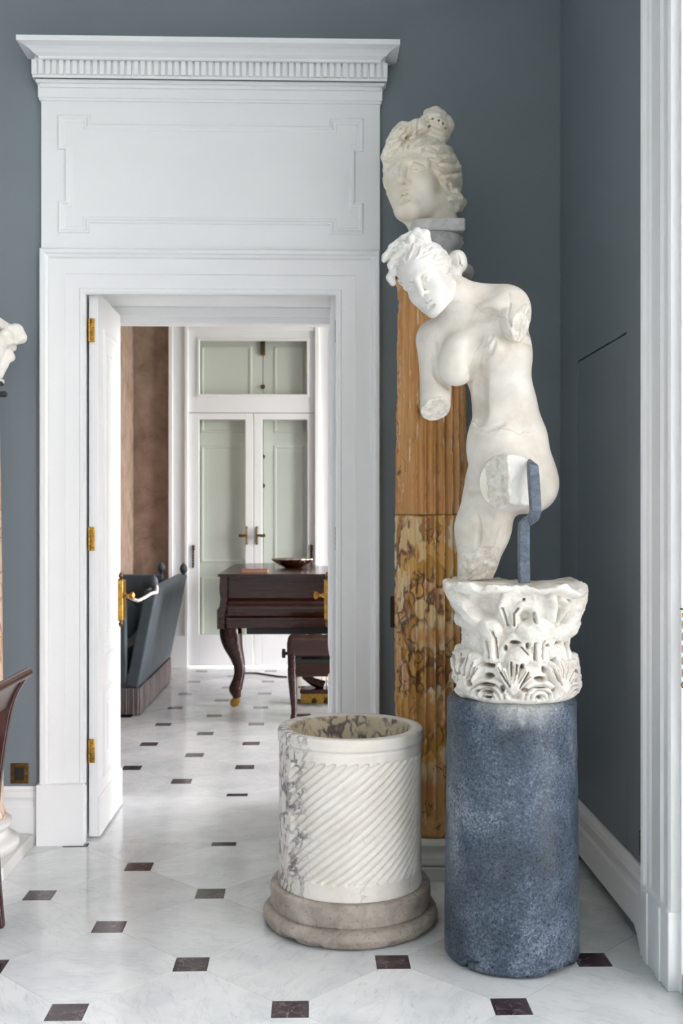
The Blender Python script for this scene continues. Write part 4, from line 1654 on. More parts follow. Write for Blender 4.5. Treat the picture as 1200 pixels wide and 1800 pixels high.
# iron bar that holds the broken thigh
bar = [B(937, 812, -0.150), B(937, 818, -0.195), B(938, 835, -0.205), B(941, 880, -0.205), B(942, 898, -0.205), B(938, 910, -0.195), B(929, 916, -0.18), B(922, 922, -0.17), B(921, 935, -0.165),
       B(921, 980, -0.165), B(922, 1025, -0.165)]
g = Geo()
vs, fs = [], []
hw, ht = 0.0155, 0.011
for i, p in enumerate(bar):
    t = bar[min(i + 1, len(bar) - 1)] - bar[max(i - 1, 0)]
    t[1] = 0
    t = t / np.linalg.norm(t)
    sx = np.array([-t[2], 0, t[0]]) * hw
    if sx[0] < 0:
        sx = -sx
    for a, b in ((-1, -1), (1, -1), (1, 1), (-1, 1)):
        vs.append(p + a * sx + np.array([-0.004 * (b > 0), b * ht, 0]))
for i in range(len(bar) - 1):
    for k in range(4):
        l = (k + 1) % 4
        fs.append((i * 4 + k, i * 4 + l, i * 4 + 4 + l, i * 4 + 4 + k))
fs += [(0, 1, 2, 3), tuple(4 * (len(bar) - 1) + k for k in (3, 2, 1, 0))]
g.add(vs, fs)
sup = g.build('iron_support', 'iron', st_o)
sup['label'] = 'blue-grey iron bar bent under the broken thigh'
bv = sup.modifiers.new('bevel', 'BEVEL')
bv.width = 0.002
bv.segments = 2

# ------------------------------------------------------------------ colossal head on the ochre column
YG = 4.320
bo = thing('portrait_bust', 'large cream marble female head with wavy hair on grey socle atop ochre column', 'sculpture', tuple(W(765, 487, YG)))
MB_ = rot(-30.3, -11.2, -7.5)
BC = W(738, 326, YG)
BS = 1.53
G = lambda px, py, d=0.0: W(px, py, YG + d)
f = Field(G(664, 418, 0) - [0, 0.30, 0], G(836, 182, 0) + [0, 0.28, 0], 0.0027)
sculpt_head(f, MB_, BC, BS, 0.55, 21, 0.034, (0.099, 0.122, 0.105), False)
f.cone(BC + BS * (MB_ @ np.array([0, 0.03, -0.04])), G(766, 408, 0.02), 0.105, 0.100, 0.03)
for pts, r in (([(765, 236, 0), (764, 220, -.01), (766, 206, 0)], [0.055, 0.052, 0.036]),
               ([(775, 232, .02), (783, 222, .02), (783, 214, .02)], [0.045, 0.036, 0.028]),
               ([(757, 206, -.02), (748, 214, -.03), (741, 222, -.03)], [0.028, 0.026, 0.022]),
               ([(752, 200, .0), (765, 197, .0), (776, 203, 0)], [0.020, 0.022, 0.022]),
               ([(745, 222, -.05), (732, 222, -.05), (722, 228, -.05)], [0.026, 0.028, 0.026]),
               ([(738, 214, -.03), (733, 224, -.06), (728, 234, -.09)], [0.012, 0.013, 0.012]),
               ([(722, 226, -.04), (708, 226, -.04), (698, 234, -.04)], [0.026, 0.027, 0.026]),
               ([(706, 232, -.06), (696, 240, -.06), (688, 250, -.05)], [0.025, 0.026, 0.024]),
               ([(698, 250, -.08), (688, 258, -.07), (682, 268, -.05)], [0.022, 0.024, 0.024]),
               ([(684, 268, -.03), (679, 276, -.03), (681, 286, -.02)], [0.022, 0.022, 0.020]),
               ([(684, 282, -.03), (683, 298, -.02), (685, 312, -.01)], [0.018, 0.016, 0.014]),
               ([(790, 352, -.06), (802, 350, -.02), (812, 356, .02)], [0.020, 0.026, 0.020]),
               ([(786, 362, -.05), (798, 364, -.02), (808, 366, .02)], [0.016, 0.022, 0.016])):
    f.chain([G(*p) for p in pts], r, 0.008)
for pts in ([(742, 216, -.10), (750, 206, -.09), (768, 202, -.06)], [(745, 226, -.12), (760, 216, -.09), (772, 216, -.06)], [(734, 216, -.10), (728, 234, -.11)],
            [(718, 220, -.09), (712, 236, -.10)], [(706, 226, -.08), (692, 244, -.09)], [(702, 240, -.11), (686, 256, -.09)], [(696, 258, -.12), (678, 272, -.06)]):
    f.chain([G(*p) for p in pts], 0.005, 0.005, 'sub')
bc = lambda pts: [(660 + a / 6.6667, 180 + b / 6.6667) for a, b in pts]
for pts, r in (([(600, 475), (650, 455), (720, 482), (800, 470), (870, 515), (930, 580), (970, 630)], 6), ([(560, 560), (620, 540), (680, 565), (740, 592), (800, 568), (870, 610), (920, 605), (960, 640)], 7),
               ([(640, 660), (700, 690), (770, 700), (830, 678), (910, 722), (985, 682), (1020, 700)], 7.5), ([(700, 750), (760, 770), (800, 780), (870, 806), (930, 842), (1000, 800), (1060, 835)], 8),
               ([(840, 960), (890, 1000), (960, 968), (1020, 985), (1070, 960)], 7), ([(840, 900), (880, 880), (930, 930), (1000, 900), (1060, 910)], 6), ([(880, 1080), (930, 1100), (1010, 1122), (1050, 1095)], 6.5),
               ([(880, 1170), (940, 1190), (1010, 1180)], 6), ([(480, 510), (530, 490), (560, 440), (620, 400), (690, 420), (760, 440)], 5.5), ([(380, 530), (430, 450), (520, 400), (590, 345)], 5.5),
               ([(300, 500), (380, 440), (470, 380), (540, 330)], 5), ([(110, 590), (180, 562), (260, 505)], 6), ([(125, 690), (180, 690), (230, 650)], 6), ([(160, 470), (230, 440), (300, 420), (370, 350)], 6),
               ([(280, 300), (330, 322), (380, 312)], 5), ([(370, 355), (395, 255)], 6), ([(430, 345), (445, 235)], 6), ([(500, 335), (512, 195)], 6), ([(545, 230), (600, 182), (660, 156), (735, 150)], 7),
               ([(590, 260), (640, 205), (700, 200)], 5), ([(780, 140), (830, 190), (850, 260)], 5), ([(620, 280), (680, 330), (760, 350), (850, 380)], 7), ([(700, 640), (780, 640), (850, 650), (940, 600)], 4),
               ([(760, 860), (820, 850), (880, 840)], 5), ([(140, 780), (170, 740), (200, 730)], 4), ([(860, 940), (850, 980), (900, 1020)], 6)):
    f.stroke(bc(pts), YG, r * 0.0015, 0.003)
for pts, r in (([(700, 530), (760, 540), (830, 520), (900, 560)], 8), ([(700, 630), (770, 645), (840, 630), (930, 670), (1000, 640)], 9), ([(760, 735), (830, 730), (900, 775), (980, 745), (1050, 780)], 9),
               ([(860, 860), (920, 885), (990, 850), (1060, 880)], 9), ([(900, 1040), (970, 1030), (1050, 1030)], 9)):
    f.stroke(bc(pts), YG, r * 0.001, 0.010, 'add', 0.002)
for px, py in ((760, 209), (771, 212), (778, 217), (783, 226), (754, 222)):
    f.cone(G(px, py, -.09), G(px, py, -.01), 0.0045, 0.0035, 0.001, 'sub')
f.cut(G(765, 404, 0), (0.06, 0, -1), 0.004)
Vb, Qb = f.mesh()
finish_sculpt('head', Vb, Qb, 'bust', bo)
# grey socle: a square block on a moulded foot
cx, cy = G(766, 480)[0], YG
z = lambda py: px_z(py, YG)
g = Geo()
bwd = 0.105
g.box(cx - bwd, cx + bwd, cy - bwd, cy + bwd, z(416), z(394), 0.006)
g.build('socle_block', 'grey', bo)
g = Geo()
prof = [(0.128, z(492)), (0.150, z(488)), (0.155, z(480)), (0.150, z(472)), (0.130, z(467)), (0.122, z(464)), (0.100, z(458)), (0.085, z(450)), (0.080, z(443)),
        (0.088, z(438)), (0.104, z(434)), (0.112, z(427)), (0.108, z(419)), (0.098, z(415)), (0.06, z(414))]
g.lathe(prof, cx, cy, 64)
g.build('socle_foot', 'grey', bo, smooth=True)


# ------------------------------------------------------------------ blue-grey granite column under the capital
GX, GY, GZ = 0.644, YS, 0.832
po = thing('granite_column', 'blue-grey granite column drum with chipped edges carrying the carved capital', 'column', (GX, GY, 0))
nu, nv = 220, 190
u = np.linspace(0, 2 * PI, nu, endpoint=False)
zz = np.concatenate([np.linspace(0, 0.06, 30), np.linspace(0.064, GZ - 0.05, nv - 60), np.linspace(GZ - 0.048, GZ, 30)])
U, Z = np.meshgrid(u, zz, indexing='ij')
t = Z / GZ
R = 0.2165 + (0.2065 - 0.2165) * t
edge_t, edge_b = GZ - Z, Z
R = R - 0.016 * np.clip(1 - edge_t / 0.018, 0, 1) ** 2.0 - 0.018 * np.clip(1 - edge_b / 0.02, 0, 1) ** 2
P3 = np.stack([np.cos(U), np.sin(U), Z], -1)
pts = np.stack([np.cos(U) * 0.21, np.sin(U) * 0.21, Z], -1).reshape(-1, 3)
n1 = vnoise(pts, 14, 4, 3.1).reshape(U.shape)
n2 = vnoise(pts * [1, 1, 0.6], 30, 3, 8.2).reshape(U.shape)
chip_b = np.clip((n1 - 0.02) * 2.2 - edge_b / 0.035, 0, 1)
th_f = np.mod(U + PI / 2 + PI, 2 * PI) - PI                     # 0 towards the viewer
flake = np.clip(1.3 - np.abs(th_f + 0.05) / 0.62, 0, 1) * np.clip(1.2 - edge_t / 0.060 + 0.5 * n1, 0, 1)
chip_t = np.clip((n1 - 0.15) * 2.0 - edge_t / 0.03, 0, 1)
side = np.exp(-((th_f - 1.05) / 0.16) ** 2 - ((Z - 0.70) / 0.05) ** 2) * np.clip(0.6 + n2 * 2, 0, 1)
R = R - 0.022 * chip_b - 0.010 * np.clip(flake * 1.5, 0, 1) * (0.6 + 0.5 * n2) - 0.012 * chip_t - 0.006 * side + 0.0012 * n1 + 0.0006 * n2
Zc = Z + np.where(edge_b < 0.03, np.clip(n1, 0, 1) * 0.030 * np.clip(1 - edge_b / 0.03, 0, 1) * (chip_b > 0.05), 0)
P = np.stack([GX + R * np.cos(U), GY + R * np.sin(U), Zc], -1)
o = grid_mesh('shaft', P, 'granite', po, caps=(True, True))
o['label'] = 'mottled blue-grey stone shaft'
fattr(o, 'chip', np.clip(flake * 0.9 + side * 1.1 + 0.5 * chip_t, 0, 1).reshape(-1) * 0.8)

# ------------------------------------------------------------------ acanthus capital
ko = thing('corinthian_capital', 'weathered white carved acanthus leaf capital on the blue granite column', 'capital', (GX + 0.012, GY, GZ))
KX, KY = GX + 0.012, GY
CS = KPX / 4.444                        # metres per pixel of the enlarged view of the capital
nu, nv = 560, 230
u = np.linspace(0, 2 * PI, nu, endpoint=False)
yc = np.linspace(1000, 45, nv)          # rows of that view, bottom to top
U, YC_ = np.meshgrid(u, yc, indexing='ij')
thf = np.mod(U + PI / 2 + PI, 2 * PI) - PI
XC = 600 + 500 * np.sin(thf)            # column seen from the front (and its mirror behind)
core = np.interp(yc, [45, 100, 200, 300, 400, 500, 600, 700, 800, 900, 970, 1000], [548, 535, 500, 472, 448, 436, 448, 476, 488, 488, 470, 440])[None, :]
sqr = np.interp(yc, [45, 150, 300, 420, 1000], [1, 0.9, 0.5, 0.0, 0.0])[None, :]
rotc = 0.10
sup = (np.abs(np.cos(U + rotc)) ** 3.2 + np.abs(np.sin(U + rotc)) ** 3.2) ** (-1 / 3.2)
conc = 1 - 0.055 * np.cos(4 * (U + rotc)) * sqr
R = core * (1 + (sup - 1) * sqr * 0.9) * (1 - 0.05 * sqr * (np.cos(4 * (U + rotc)) + 1) * 0.8) * CS
H = np.zeros_like(R)


def sdist(pts):
    d = np.full(XC.shape, 1e9)
    for (x0, y0), (x1, y1) in zip(pts[:-1], pts[1:]):
        dx, dy = x1 - x0, y1 - y0
        t = np.clip(((XC - x0) * dx + (YC_ - y0) * dy) / (dx * dx + dy * dy + 1e-9), 0, 1)
        d = np.minimum(d, np.hypot(XC - x0 - t * dx, YC_ - y0 - t * dy))
    return d


def ridge(h, w, *pts):
    global H
    d = sdist(pts)
    H = np.maximum(H, h * np.sqrt(np.clip(1 - (d / w) ** 2, 0, 1)))


def dome(x, y, rx, ry, h):
    global H
    q = ((XC - x) / rx) ** 2 + ((YC_ - y) / ry) ** 2
    H = np.maximum(H, h * np.sqrt(np.clip(1 - q, 0, 1)))


DARK_TONE = np.zeros_like(R)


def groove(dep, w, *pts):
    global H, DARK_TONE
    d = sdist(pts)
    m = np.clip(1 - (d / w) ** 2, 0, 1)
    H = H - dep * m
    DARK_TONE = np.maximum(DARK_TONE, np.clip(m * 1.3 - 0.2, 0, 1))


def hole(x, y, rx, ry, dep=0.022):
    global H, DARK_TONE
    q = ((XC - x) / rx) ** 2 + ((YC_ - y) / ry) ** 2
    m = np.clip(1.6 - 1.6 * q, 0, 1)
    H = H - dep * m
    DARK_TONE = np.maximum(DARK_TONE, m)


# lower leaves: fans of lobes
for bx, by, tips, h in ((490, 900, [(380, 690), (425, 720), (470, 660), (520, 660), (585, 720), (620, 760)], 0.026),
                        (885, 900, [(775, 715), (815, 680), (865, 650), (915, 690), (965, 740), (990, 780)], 0.026),
                        (165, 930, [(95, 640), (135, 610), (180, 620), (225, 660), (255, 710)], 0.026),
                        (1090, 930, [(1020, 680), (1060, 640), (1110, 660)], 0.02)):
    for tx, ty in tips:
        ridge(h, 25, (bx, by), ((bx + tx) / 2 + (tx - bx) * 0.06, (by + ty) / 2), (tx, ty))
        groove(0.004, 6, (bx + (tx - bx) * 0.45, by + (ty - by) * 0.45), (bx + (tx - bx) * 0.95, by + (ty - by) * 0.95))
for cx_, cy_ in ((310, 960), (700, 965), (1010, 960)):
    for rr, w in ((150, 22), (105, 18), (64, 16), (28, 14)):
        ridge(0.020, w, *[(cx_ + rr * 0.95 * math.cos(a), cy_ - rr * math.sin(a)) for a in np.linspace(0.05, PI - 0.05, 12)])
ridge(0.016, 40, (60, 985), (1140, 985))
dome(530, 620, 105, 85, 0.034)
dome(860, 592, 85, 62, 0.030)
dome(200, 640, 70, 50, 0.020)
# upper leaves
dome(310, 400, 100, 95, 0.040)
ridge(0.026, 45, (335, 640), (330, 520), (310, 400))
ridge(0.020, 26, (285, 640), (265, 480), (250, 400))
dome(690, 425, 175, 125, 0.036)
ridge(0.026, 48, (690, 650), (692, 500), (700, 400))
ridge(0.018, 24, (640, 640), (600, 500), (560, 440))
ridge(0.018, 24, (745, 640), (780, 500), (810, 430))
dome(935, 440, 115, 95, 0.030)
ridge(0.020, 32, (990, 640), (1000, 500), (990, 400))
ridge(0.020, 30, (940, 640), (930, 520), (920, 420))
dome(1085, 390, 60, 75, 0.034)
dome(130, 360, 55, 70, 0.026)
ridge(0.014, 36, (390, 640), (430, 520), (480, 460), (560, 480), (610, 620))
ridge(0.014, 32, (770, 640), (800, 540), (860, 500), (930, 540))
# stalks and scrolls under the abacus
ridge(0.030, 34, (490, 370), (505, 270), (560, 205), (630, 215), (670, 280), (690, 350))
ridge(0.024, 30, (440, 350), (405, 220), (440, 130), (520, 90))
ridge(0.022, 28, (860, 370), (895, 280), (890, 200), (830, 160))
ridge(0.026, 36, (800, 330), (790, 230), (760, 150))
ridge(0.038, 60, (225, 340), (160, 200), (95, 80))
ridge(0.036, 80, (1000, 420), (1030, 260), (1090, 120))
ridge(0.020, 40, (60, 75), (300, 85), (600, 60), (900, 85), (1140, 105))
# carved-in lines and drill holes
for w, pts in ((8, [(370, 630), (345, 420)]), (7, [(318, 630), (288, 510)]), (8, [(662, 640), (670, 505)]), (8, [(722, 635), (738, 490)]), (9, [(958, 635), (986, 480)]),
               (9, [(450, 365), (415, 225)]), (8, [(500, 365), (498, 270), (530, 225)]), (7, [(665, 345), (650, 260)]), (7, [(870, 350), (900, 260)]),
               (6, [(560, 545), (610, 600)]), (7, [(480, 760), (478, 660)]), (7, [(515, 750), (520, 680)]), (7, [(540, 860), (605, 740)]), (7, [(860, 850), (800, 720)]), (6, [(470, 850), (400, 740)]),
               (6, [(130, 900), (150, 660)]), (6, [(200, 860), (230, 720)])):
    groove(0.016, w + 2, *pts)
for h_ in ((310, 780, 42, 26), (305, 850, 62, 18), (310, 905, 45, 18), (310, 947, 34, 15), (200, 850, 17, 30), (415, 872, 22, 36), (240, 912, 11, 22), (708, 797, 52, 26), (700, 862, 58, 10),
           (582, 880, 30, 22), (810, 880, 14, 27), (695, 940, 22, 16), (770, 926, 13, 27), (1025, 770, 22, 22), (960, 870, 17, 26), (1030, 836, 18, 15), (1012, 946, 14, 12), (742, 722, 20, 30),
           (828, 660, 12, 42), (505, 505, 52, 18), (610, 528, 16, 30), (428, 550, 16, 28), (785, 530, 22, 16), (885, 515, 28, 15), (940, 530, 13, 24), (560, 690, 18, 28), (310, 695, 55, 22),
           (580, 155, 14, 14), (890, 160, 24, 20), (120, 820, 10, 30)):
    hole(*h_)
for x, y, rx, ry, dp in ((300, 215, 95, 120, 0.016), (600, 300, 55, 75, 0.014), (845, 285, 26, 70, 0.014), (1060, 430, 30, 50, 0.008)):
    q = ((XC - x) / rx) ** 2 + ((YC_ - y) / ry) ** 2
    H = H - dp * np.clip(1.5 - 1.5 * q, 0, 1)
    DARK_TONE = np.maximum(DARK_TONE, 0.35 * np.clip(1.5 - 1.5 * q, 0, 1))
H = np.where(np.abs(thf) > PI / 2, H * 0.9, H)
pts = np.stack([np.cos(U) * 0.2, np.sin(U) * 0.2, YC_ * -CS], -1).reshape(-1, 3)
n1 = vnoise(pts, 16, 4, 1.7).reshape(U.shape)
n2 = vnoise(pts, 55, 3, 4.4).reshape(U.shape)
R = R + H - 0.012 + 0.006 * n1 + 0.0022 * n2
zz = GZ + (1000 - YC_) * CS * 0.925
topf = np.clip((200 - YC_) / 155, 0, 1)
dz_top = 0.020 * np.sin(thf * 1.0 + 2.6) * 0.15 + 0.017 * n1 - 0.012 * np.exp(-((XC - 930) / 70) ** 2) + 0.006 * np.exp(-((XC - 1060) / 60) ** 2)
zz = zz + topf * dz_top
P = np.stack([KX + R * np.cos(U), KY + R * np.sin(U), zz], -1)
# broken top surface: rings towards the middle
rings = []
tone_r = []
for k, q in enumerate((0.93, 0.85, 0.7, 0.5, 0.28, 0.08)):
    rr = R[:, -1] * q
    pt = np.stack([np.cos(u) * rr, np.sin(u) * rr, np.zeros(nu)], -1)
    nn = vnoise(pt, 16, 4, 6.6)
    zr = (zz[:, -1] * q ** 2 + (GZ + 955 * CS * 0.925 - 0.002) * (1 - q ** 2)) + 0.006 * nn * q
    rings.append(np.stack([KX + rr * np.cos(u), KY + rr * np.sin(u), zr], -1))
    tone_r.append(np.clip(0.25 + nn, 0, 0.6))
P = np.concatenate([P, np.stack(rings, 1)], 1)
DARK_TONE = np.concatenate([np.clip(DARK_TONE * 0.75 + 0.25 * np.clip(-n1, 0, 1), 0, 0.85), np.stack(tone_r, 1)], 1)
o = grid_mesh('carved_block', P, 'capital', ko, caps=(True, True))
fattr(o, 'dirt', DARK_TONE.reshape(-1))

# ------------------------------------------------------------------ spiral-fluted marble drum on a stone base
DX, DY = px_x(615.5, 3.74), 3.740
BZ, DZ = 0.140, 0.674
bo2 = thing('stone_base', 'rough brown-grey round stepped stone base under the spiral-fluted drum', 'base', (DX, DY, 0))
nu = 200
u = np.linspace(0, 2 * PI, nu, endpoint=False)
prof = [(0.270, 0.0), (0.288, 0.004), (0.300, 0.014), (0.3055, 0.030), (0.303, 0.044), (0.296, 0.053), (0.284, 0.058), (0.2690, 0.060), (0.2690, 0.0625), (0.2765, 0.066), (0.2775, 0.074), (0.2775, 0.095), (0.2775, 0.115), (0.2772, 0.130),
        (0.2750, 0.1385), (0.271, BZ), (0.255, BZ), (0.20, BZ), (0.1, BZ)]
pr = np.array(prof)
tt = np.linspace(0, 1, 90)
ss = np.concatenate([[0], np.cumsum(np.hypot(*np.diff(pr, axis=0).T))])
ss /= ss[-1]
rr, zz = np.interp(tt, ss, pr[:, 0]), np.interp(tt, ss, pr[:, 1])
U, RR = np.meshgrid(u, rr, indexing='ij')
ZZ = np.broadcast_to(zz, U.shape)
pts = np.stack([np.cos(U) * RR, np.sin(U) * RR, ZZ], -1).reshape(-1, 3)
n1 = vnoise(pts, 13, 4, 2.2).reshape(U.shape)
n2 = vnoise(pts, 45, 3, 5.1).reshape(U.shape)
wear = np.where(RR > 0.25, 1.0, 0.2)
under = np.clip(1 - ZZ / 0.022, 0, 1) * (RR > 0.262)
RR = RR + wear * (0.0032 * n1 + 0.0018 * n2) - under * np.clip(n1 + 0.1, 0, 1) * 0.03
ZZ = ZZ + under * np.clip(n1 + 0.05, 0, 1) * 0.018 - np.where((ZZ > 0.13), np.clip(n1 - 0.1, 0, 1) * 0.006, 0) * (RR > 0.258)
P = np.stack([DX + RR * np.cos(U), DY + RR * np.sin(U), np.maximum(ZZ, 0)], -1)
o = grid_mesh('moulded_block', P, 'base', bo2, caps=(True, True))
thf = np.mod(U + PI / 2 + PI, 2 * PI) - PI
fattr(o, 'dirt', np.clip(np.clip(1 - ZZ / 0.035, 0, 1) * np.clip(0.3 + 1.5 * n1, 0, 1), 0, 0.9).reshape(-1))

do = thing('fluted_drum', 'hollow white marble drum with spiral flutes and violet veins, on a stone base', 'drum', (DX, DY, BZ))
RO, RI = 0.2495, 0.2060
nu, nv = 900, 150
u = np.linspace(0, 2 * PI, nu, endpoint=False)
zo = np.linspace(BZ + 0.001, DZ, nv)
U, Z = np.meshgrid(u, zo, indexing='ij')
thf = np.mod(U + PI / 2 + PI, 2 * PI) - PI
NF = 42
ph = (thf * RO - (Z - BZ) * 1.22) / (2 * PI * RO) * NF
fr = np.abs(np.mod(ph, 1.0) - 0.5) * 2           # 0 in the middle of a flute, 1 on a ridge
pc = np.floor(ph) + 0.5
# every flute starts and ends in a rounded tip
zb0, zb1 = BZ + 0.055, DZ - 0.080
half = 0.014
end = np.minimum(Z - zb0, zb1 - Z)
tipw = np.sqrt(np.clip(1 - np.clip(1 - end / 0.020, 0, 1) ** 2, 0, 1)) * (end > 0)
flu = np.where(fr < tipw * 0.93, np.sqrt(np.clip(1 - (fr / np.maximum(tipw * 0.93, 1e-3)) ** 2, 0, 1)), 0)
plain = np.clip((thf + 1.02 + 0.05 * np.sin(Z * 30)) / 0.05, 0, 1) * np.clip((2.2 - thf) / 0.1, 0, 1)    # a plain strip on the left flank
flu = flu * np.where(plain > 0, plain, 0)
pts = np.stack([np.cos(U) * RO, np.sin(U) * RO, Z], -1)
Rr = np.full(U.shape, RO) - 0.0105 * flu
rim = DZ - Z
Rr = Rr + np.where(rim < 0.042, 0.0045, 0.0) - 0.004 * np.clip(1 - rim / 0.008, 0, 1) ** 2 - 0.003 * np.exp(-((rim - 0.045) / 0.004) ** 2)
Rr = Rr + 0.004 * np.exp(-((Z - BZ) / 0.02) ** 2)
outer = np.stack([DX + Rr * np.cos(U), DY + Rr * np.sin(U), Z], -1)
inner = []
for r_, z_ in ((RO - 0.010, DZ + 0.001), (RI + 0.012, DZ), (RI + 0.003, DZ - 0.003), (RI, DZ - 0.010), (RI - 0.002, DZ - 0.10), (RI - 0.003, DZ - 0.25), (RI - 0.004, BZ + 0.05), (RI - 0.05, BZ + 0.04), (0.02, BZ + 0.04)):
    wob = 0.002 * np.sin(5 * u) + 0.0015 * np.sin(11 * u + 1) if r_ < RI + 0.001 else 0
    inner.append(np.stack([DX + (r_ + wob) * np.cos(u), DY + (r_ + wob) * np.sin(u), np.full(nu, z_)], -1))
P = np.concatenate([outer, np.stack(inner, 1)], 1)
o = grid_mesh('drum_wall', P, 'drum', do, caps=(True, True))
ins = np.zeros((nu, P.shape[1]))
ins[:, nv + 2:] = 1
fattr(o, 'inside', ins.reshape(-1))

# ------------------------------------------------------------------ fluted ochre marble column
OX, OY = px_x(757.5, YG), YG
oo = thing('ochre_column', 'tall fluted ochre marble column with dark brecciated lower half behind the statue', 'column', (OX, OY, 0))
z = lambda py, Y=YG: px_z(py, Y)
ZJ, ZS, ZT = z(905, 4.18), 0.150, z(494)
NFL = 24


def fluted(name, mat, z0, z1, r0, r1, nv, seed, lo_end=False, hi_end=False):
    nu = 480
    u = np.linspace(0, 2 * PI, nu, endpoint=False)
    zs = np.linspace(z0, z1, nv)
    U, Z = np.meshgrid(u, zs, indexing='ij')
    Rb = r0 + (r1 - r0) * (Z - z0) / (z1 - z0)
    ph = np.mod(U / (2 * PI) * NFL, 1.0)
    fr = np.abs(ph - 0.5) * 2
    depth = np.full(Z.shape, 0.0165)
    if lo_end:
        depth = depth * np.clip((Z - z0 - 0.065) / 0.012, 0, 1) ** 0.5
    if hi_end:
        depth = depth * np.clip((z1 - 0.045 - Z) / 0.012, 0, 1) ** 0.5
    flu = np.where(fr < 0.85, np.sqrt(np.clip(1 - (fr / 0.85) ** 2, 0, 1)), 0)
    pts = np.stack([np.cos(U) * Rb, np.sin(U) * Rb, Z], -1)
    n1 = vnoise((pts * [1, 1, 0.5]).reshape(-1, 3), 22, 3, seed).reshape(U.shape)
    n2 = vnoise((pts * [1, 1, 0.8]).reshape(-1, 3), 60, 2, seed + 3).reshape(U.shape)
    arris = np.clip((fr - 0.70) / 0.2, 0, 1)
    chip = arris * np.clip((n1 - 0.04) * 3.5, 0, 1)
    R = Rb - depth * flu - 0.0065 * chip + 0.0008 * n2
    if lo_end:
        R = R + 0.010 * np.exp(-((Z - z0 - 0.012) / 0.014) ** 2) + 0.006 * np.clip(1 - (Z - z0) / 0.06, 0, 1)
    else:
        R = R - 0.002 * np.clip(1 - (Z - z0) / 0.004, 0, 1)
    if hi_end:
        R = R + 0.014 * np.clip(1 - (z1 - Z) / 0.035, 0, 1) ** 2
    else:
        R = R - 0.003 * np.clip(1 - (z1 - Z) / 0.005, 0, 1) - 0.02 * np.clip(n1 - 0.2, 0, 1) * np.clip(1 - (z1 - Z) / 0.02, 0, 1)
    P = np.stack([OX + R * np.cos(U), OY + R * np.sin(U), Z], -1)
    o = grid_mesh(name, P, mat, oo, caps=(True, True))
    fattr(o, 'chip', np.clip(chip * (0.5 + n2), 0, 0.8).reshape(-1))
    return o


o = fluted('upper_shaft', 'giallo_hi', ZJ + 0.0015, ZT, 0.1475, 0.1365, 150, 2.0, hi_end=True)
o['label'] = 'plain golden ochre fluted upper shaft'
o = fluted('lower_shaft', 'giallo_lo', ZS, ZJ - 0.0005, 0.1500, 0.1480, 190, 7.0, lo_end=True)
o['label'] = 'fluted lower shaft broken up by pale and dark veins'
g = Geo()
g.lathe([(0.150, 0.048), (0.185, 0.050), (0.196, 0.060), (0.198, 0.072), (0.192, 0.084), (0.178, 0.090), (0.172, 0.096), (0.168, 0.104), (0.172, 0.112), (0.182, 0.118), (0.186, 0.128), (0.182, 0.138),
         (0.172, 0.144), (0.166, 0.150), (0.10, 0.150)], OX, OY, 72)
g.build('moulded_base', 'plinth', oo, smooth=True)
g = Geo()
g.box(OX - 0.205, OX + 0.035, OY - 0.21, OY + 0.205, 0.0, 0.0485, 0.003)
g.box(OX + 0.037, OX + 0.205, OY - 0.21, OY + 0.205, 0.0, 0.0485, 0.003)
g.build('plinth', 'plinth', oo)

# ------------------------------------------------------------------ pink column at the left edge
LX, LY = -1.412, 4.375
lo = thing('pink_column', 'slender pink and ochre veined marble column with white leafy capital at left edge', 'column', (LX, LY, 0))
g = Geo()
g.box(LX - 0.222, LX + 0.222, LY - 0.222, LY + 0.222, 0, 0.052, 0.004)
g.build('plinth', 'plinth', lo)
z = lambda py: px_z(py, LY, 0)
g = Geo()
g.lathe([(0.10, 0.052), (0.205, 0.053), (0.216, 0.066), (0.218, 0.082), (0.210, 0.098), (0.194, 0.106), (0.182, 0.112), (0.174, 0.124), (0.172, 0.138), (0.180, 0.146), (0.188, 0.158), (0.186, 0.172),
         (0.174, 0.180), (0.164, 0.184), (0.10, 0.186)], LX, LY, 72)
g.build('moulded_base', 'plinth', lo, smooth=True)
rt = lambda px, py: px_x(px, LY) - LX
g = Geo()
g.lathe([(0.165, 0.184), (0.163, 0.20), (0.156, 0.215), (0.154, 0.24), (0.153, 0.6), (0.150, 1.0), (0.146, 1.35), (0.140, 1.7), (0.1365, z(690)), (0.1365, z(676))], LX, LY, 72)
g.build('shaft', 'breccia', lo, smooth=True)
g = Geo()
g.lathe([(0.138, z(678)), (0.150, z(676)), (0.157, z(671)), (0.157, z(667)), (0.148, z(664.5)), (0.10, z(664))], LX, LY, 48)
g.build('neck_ring', 'plinth', lo, smooth=True)
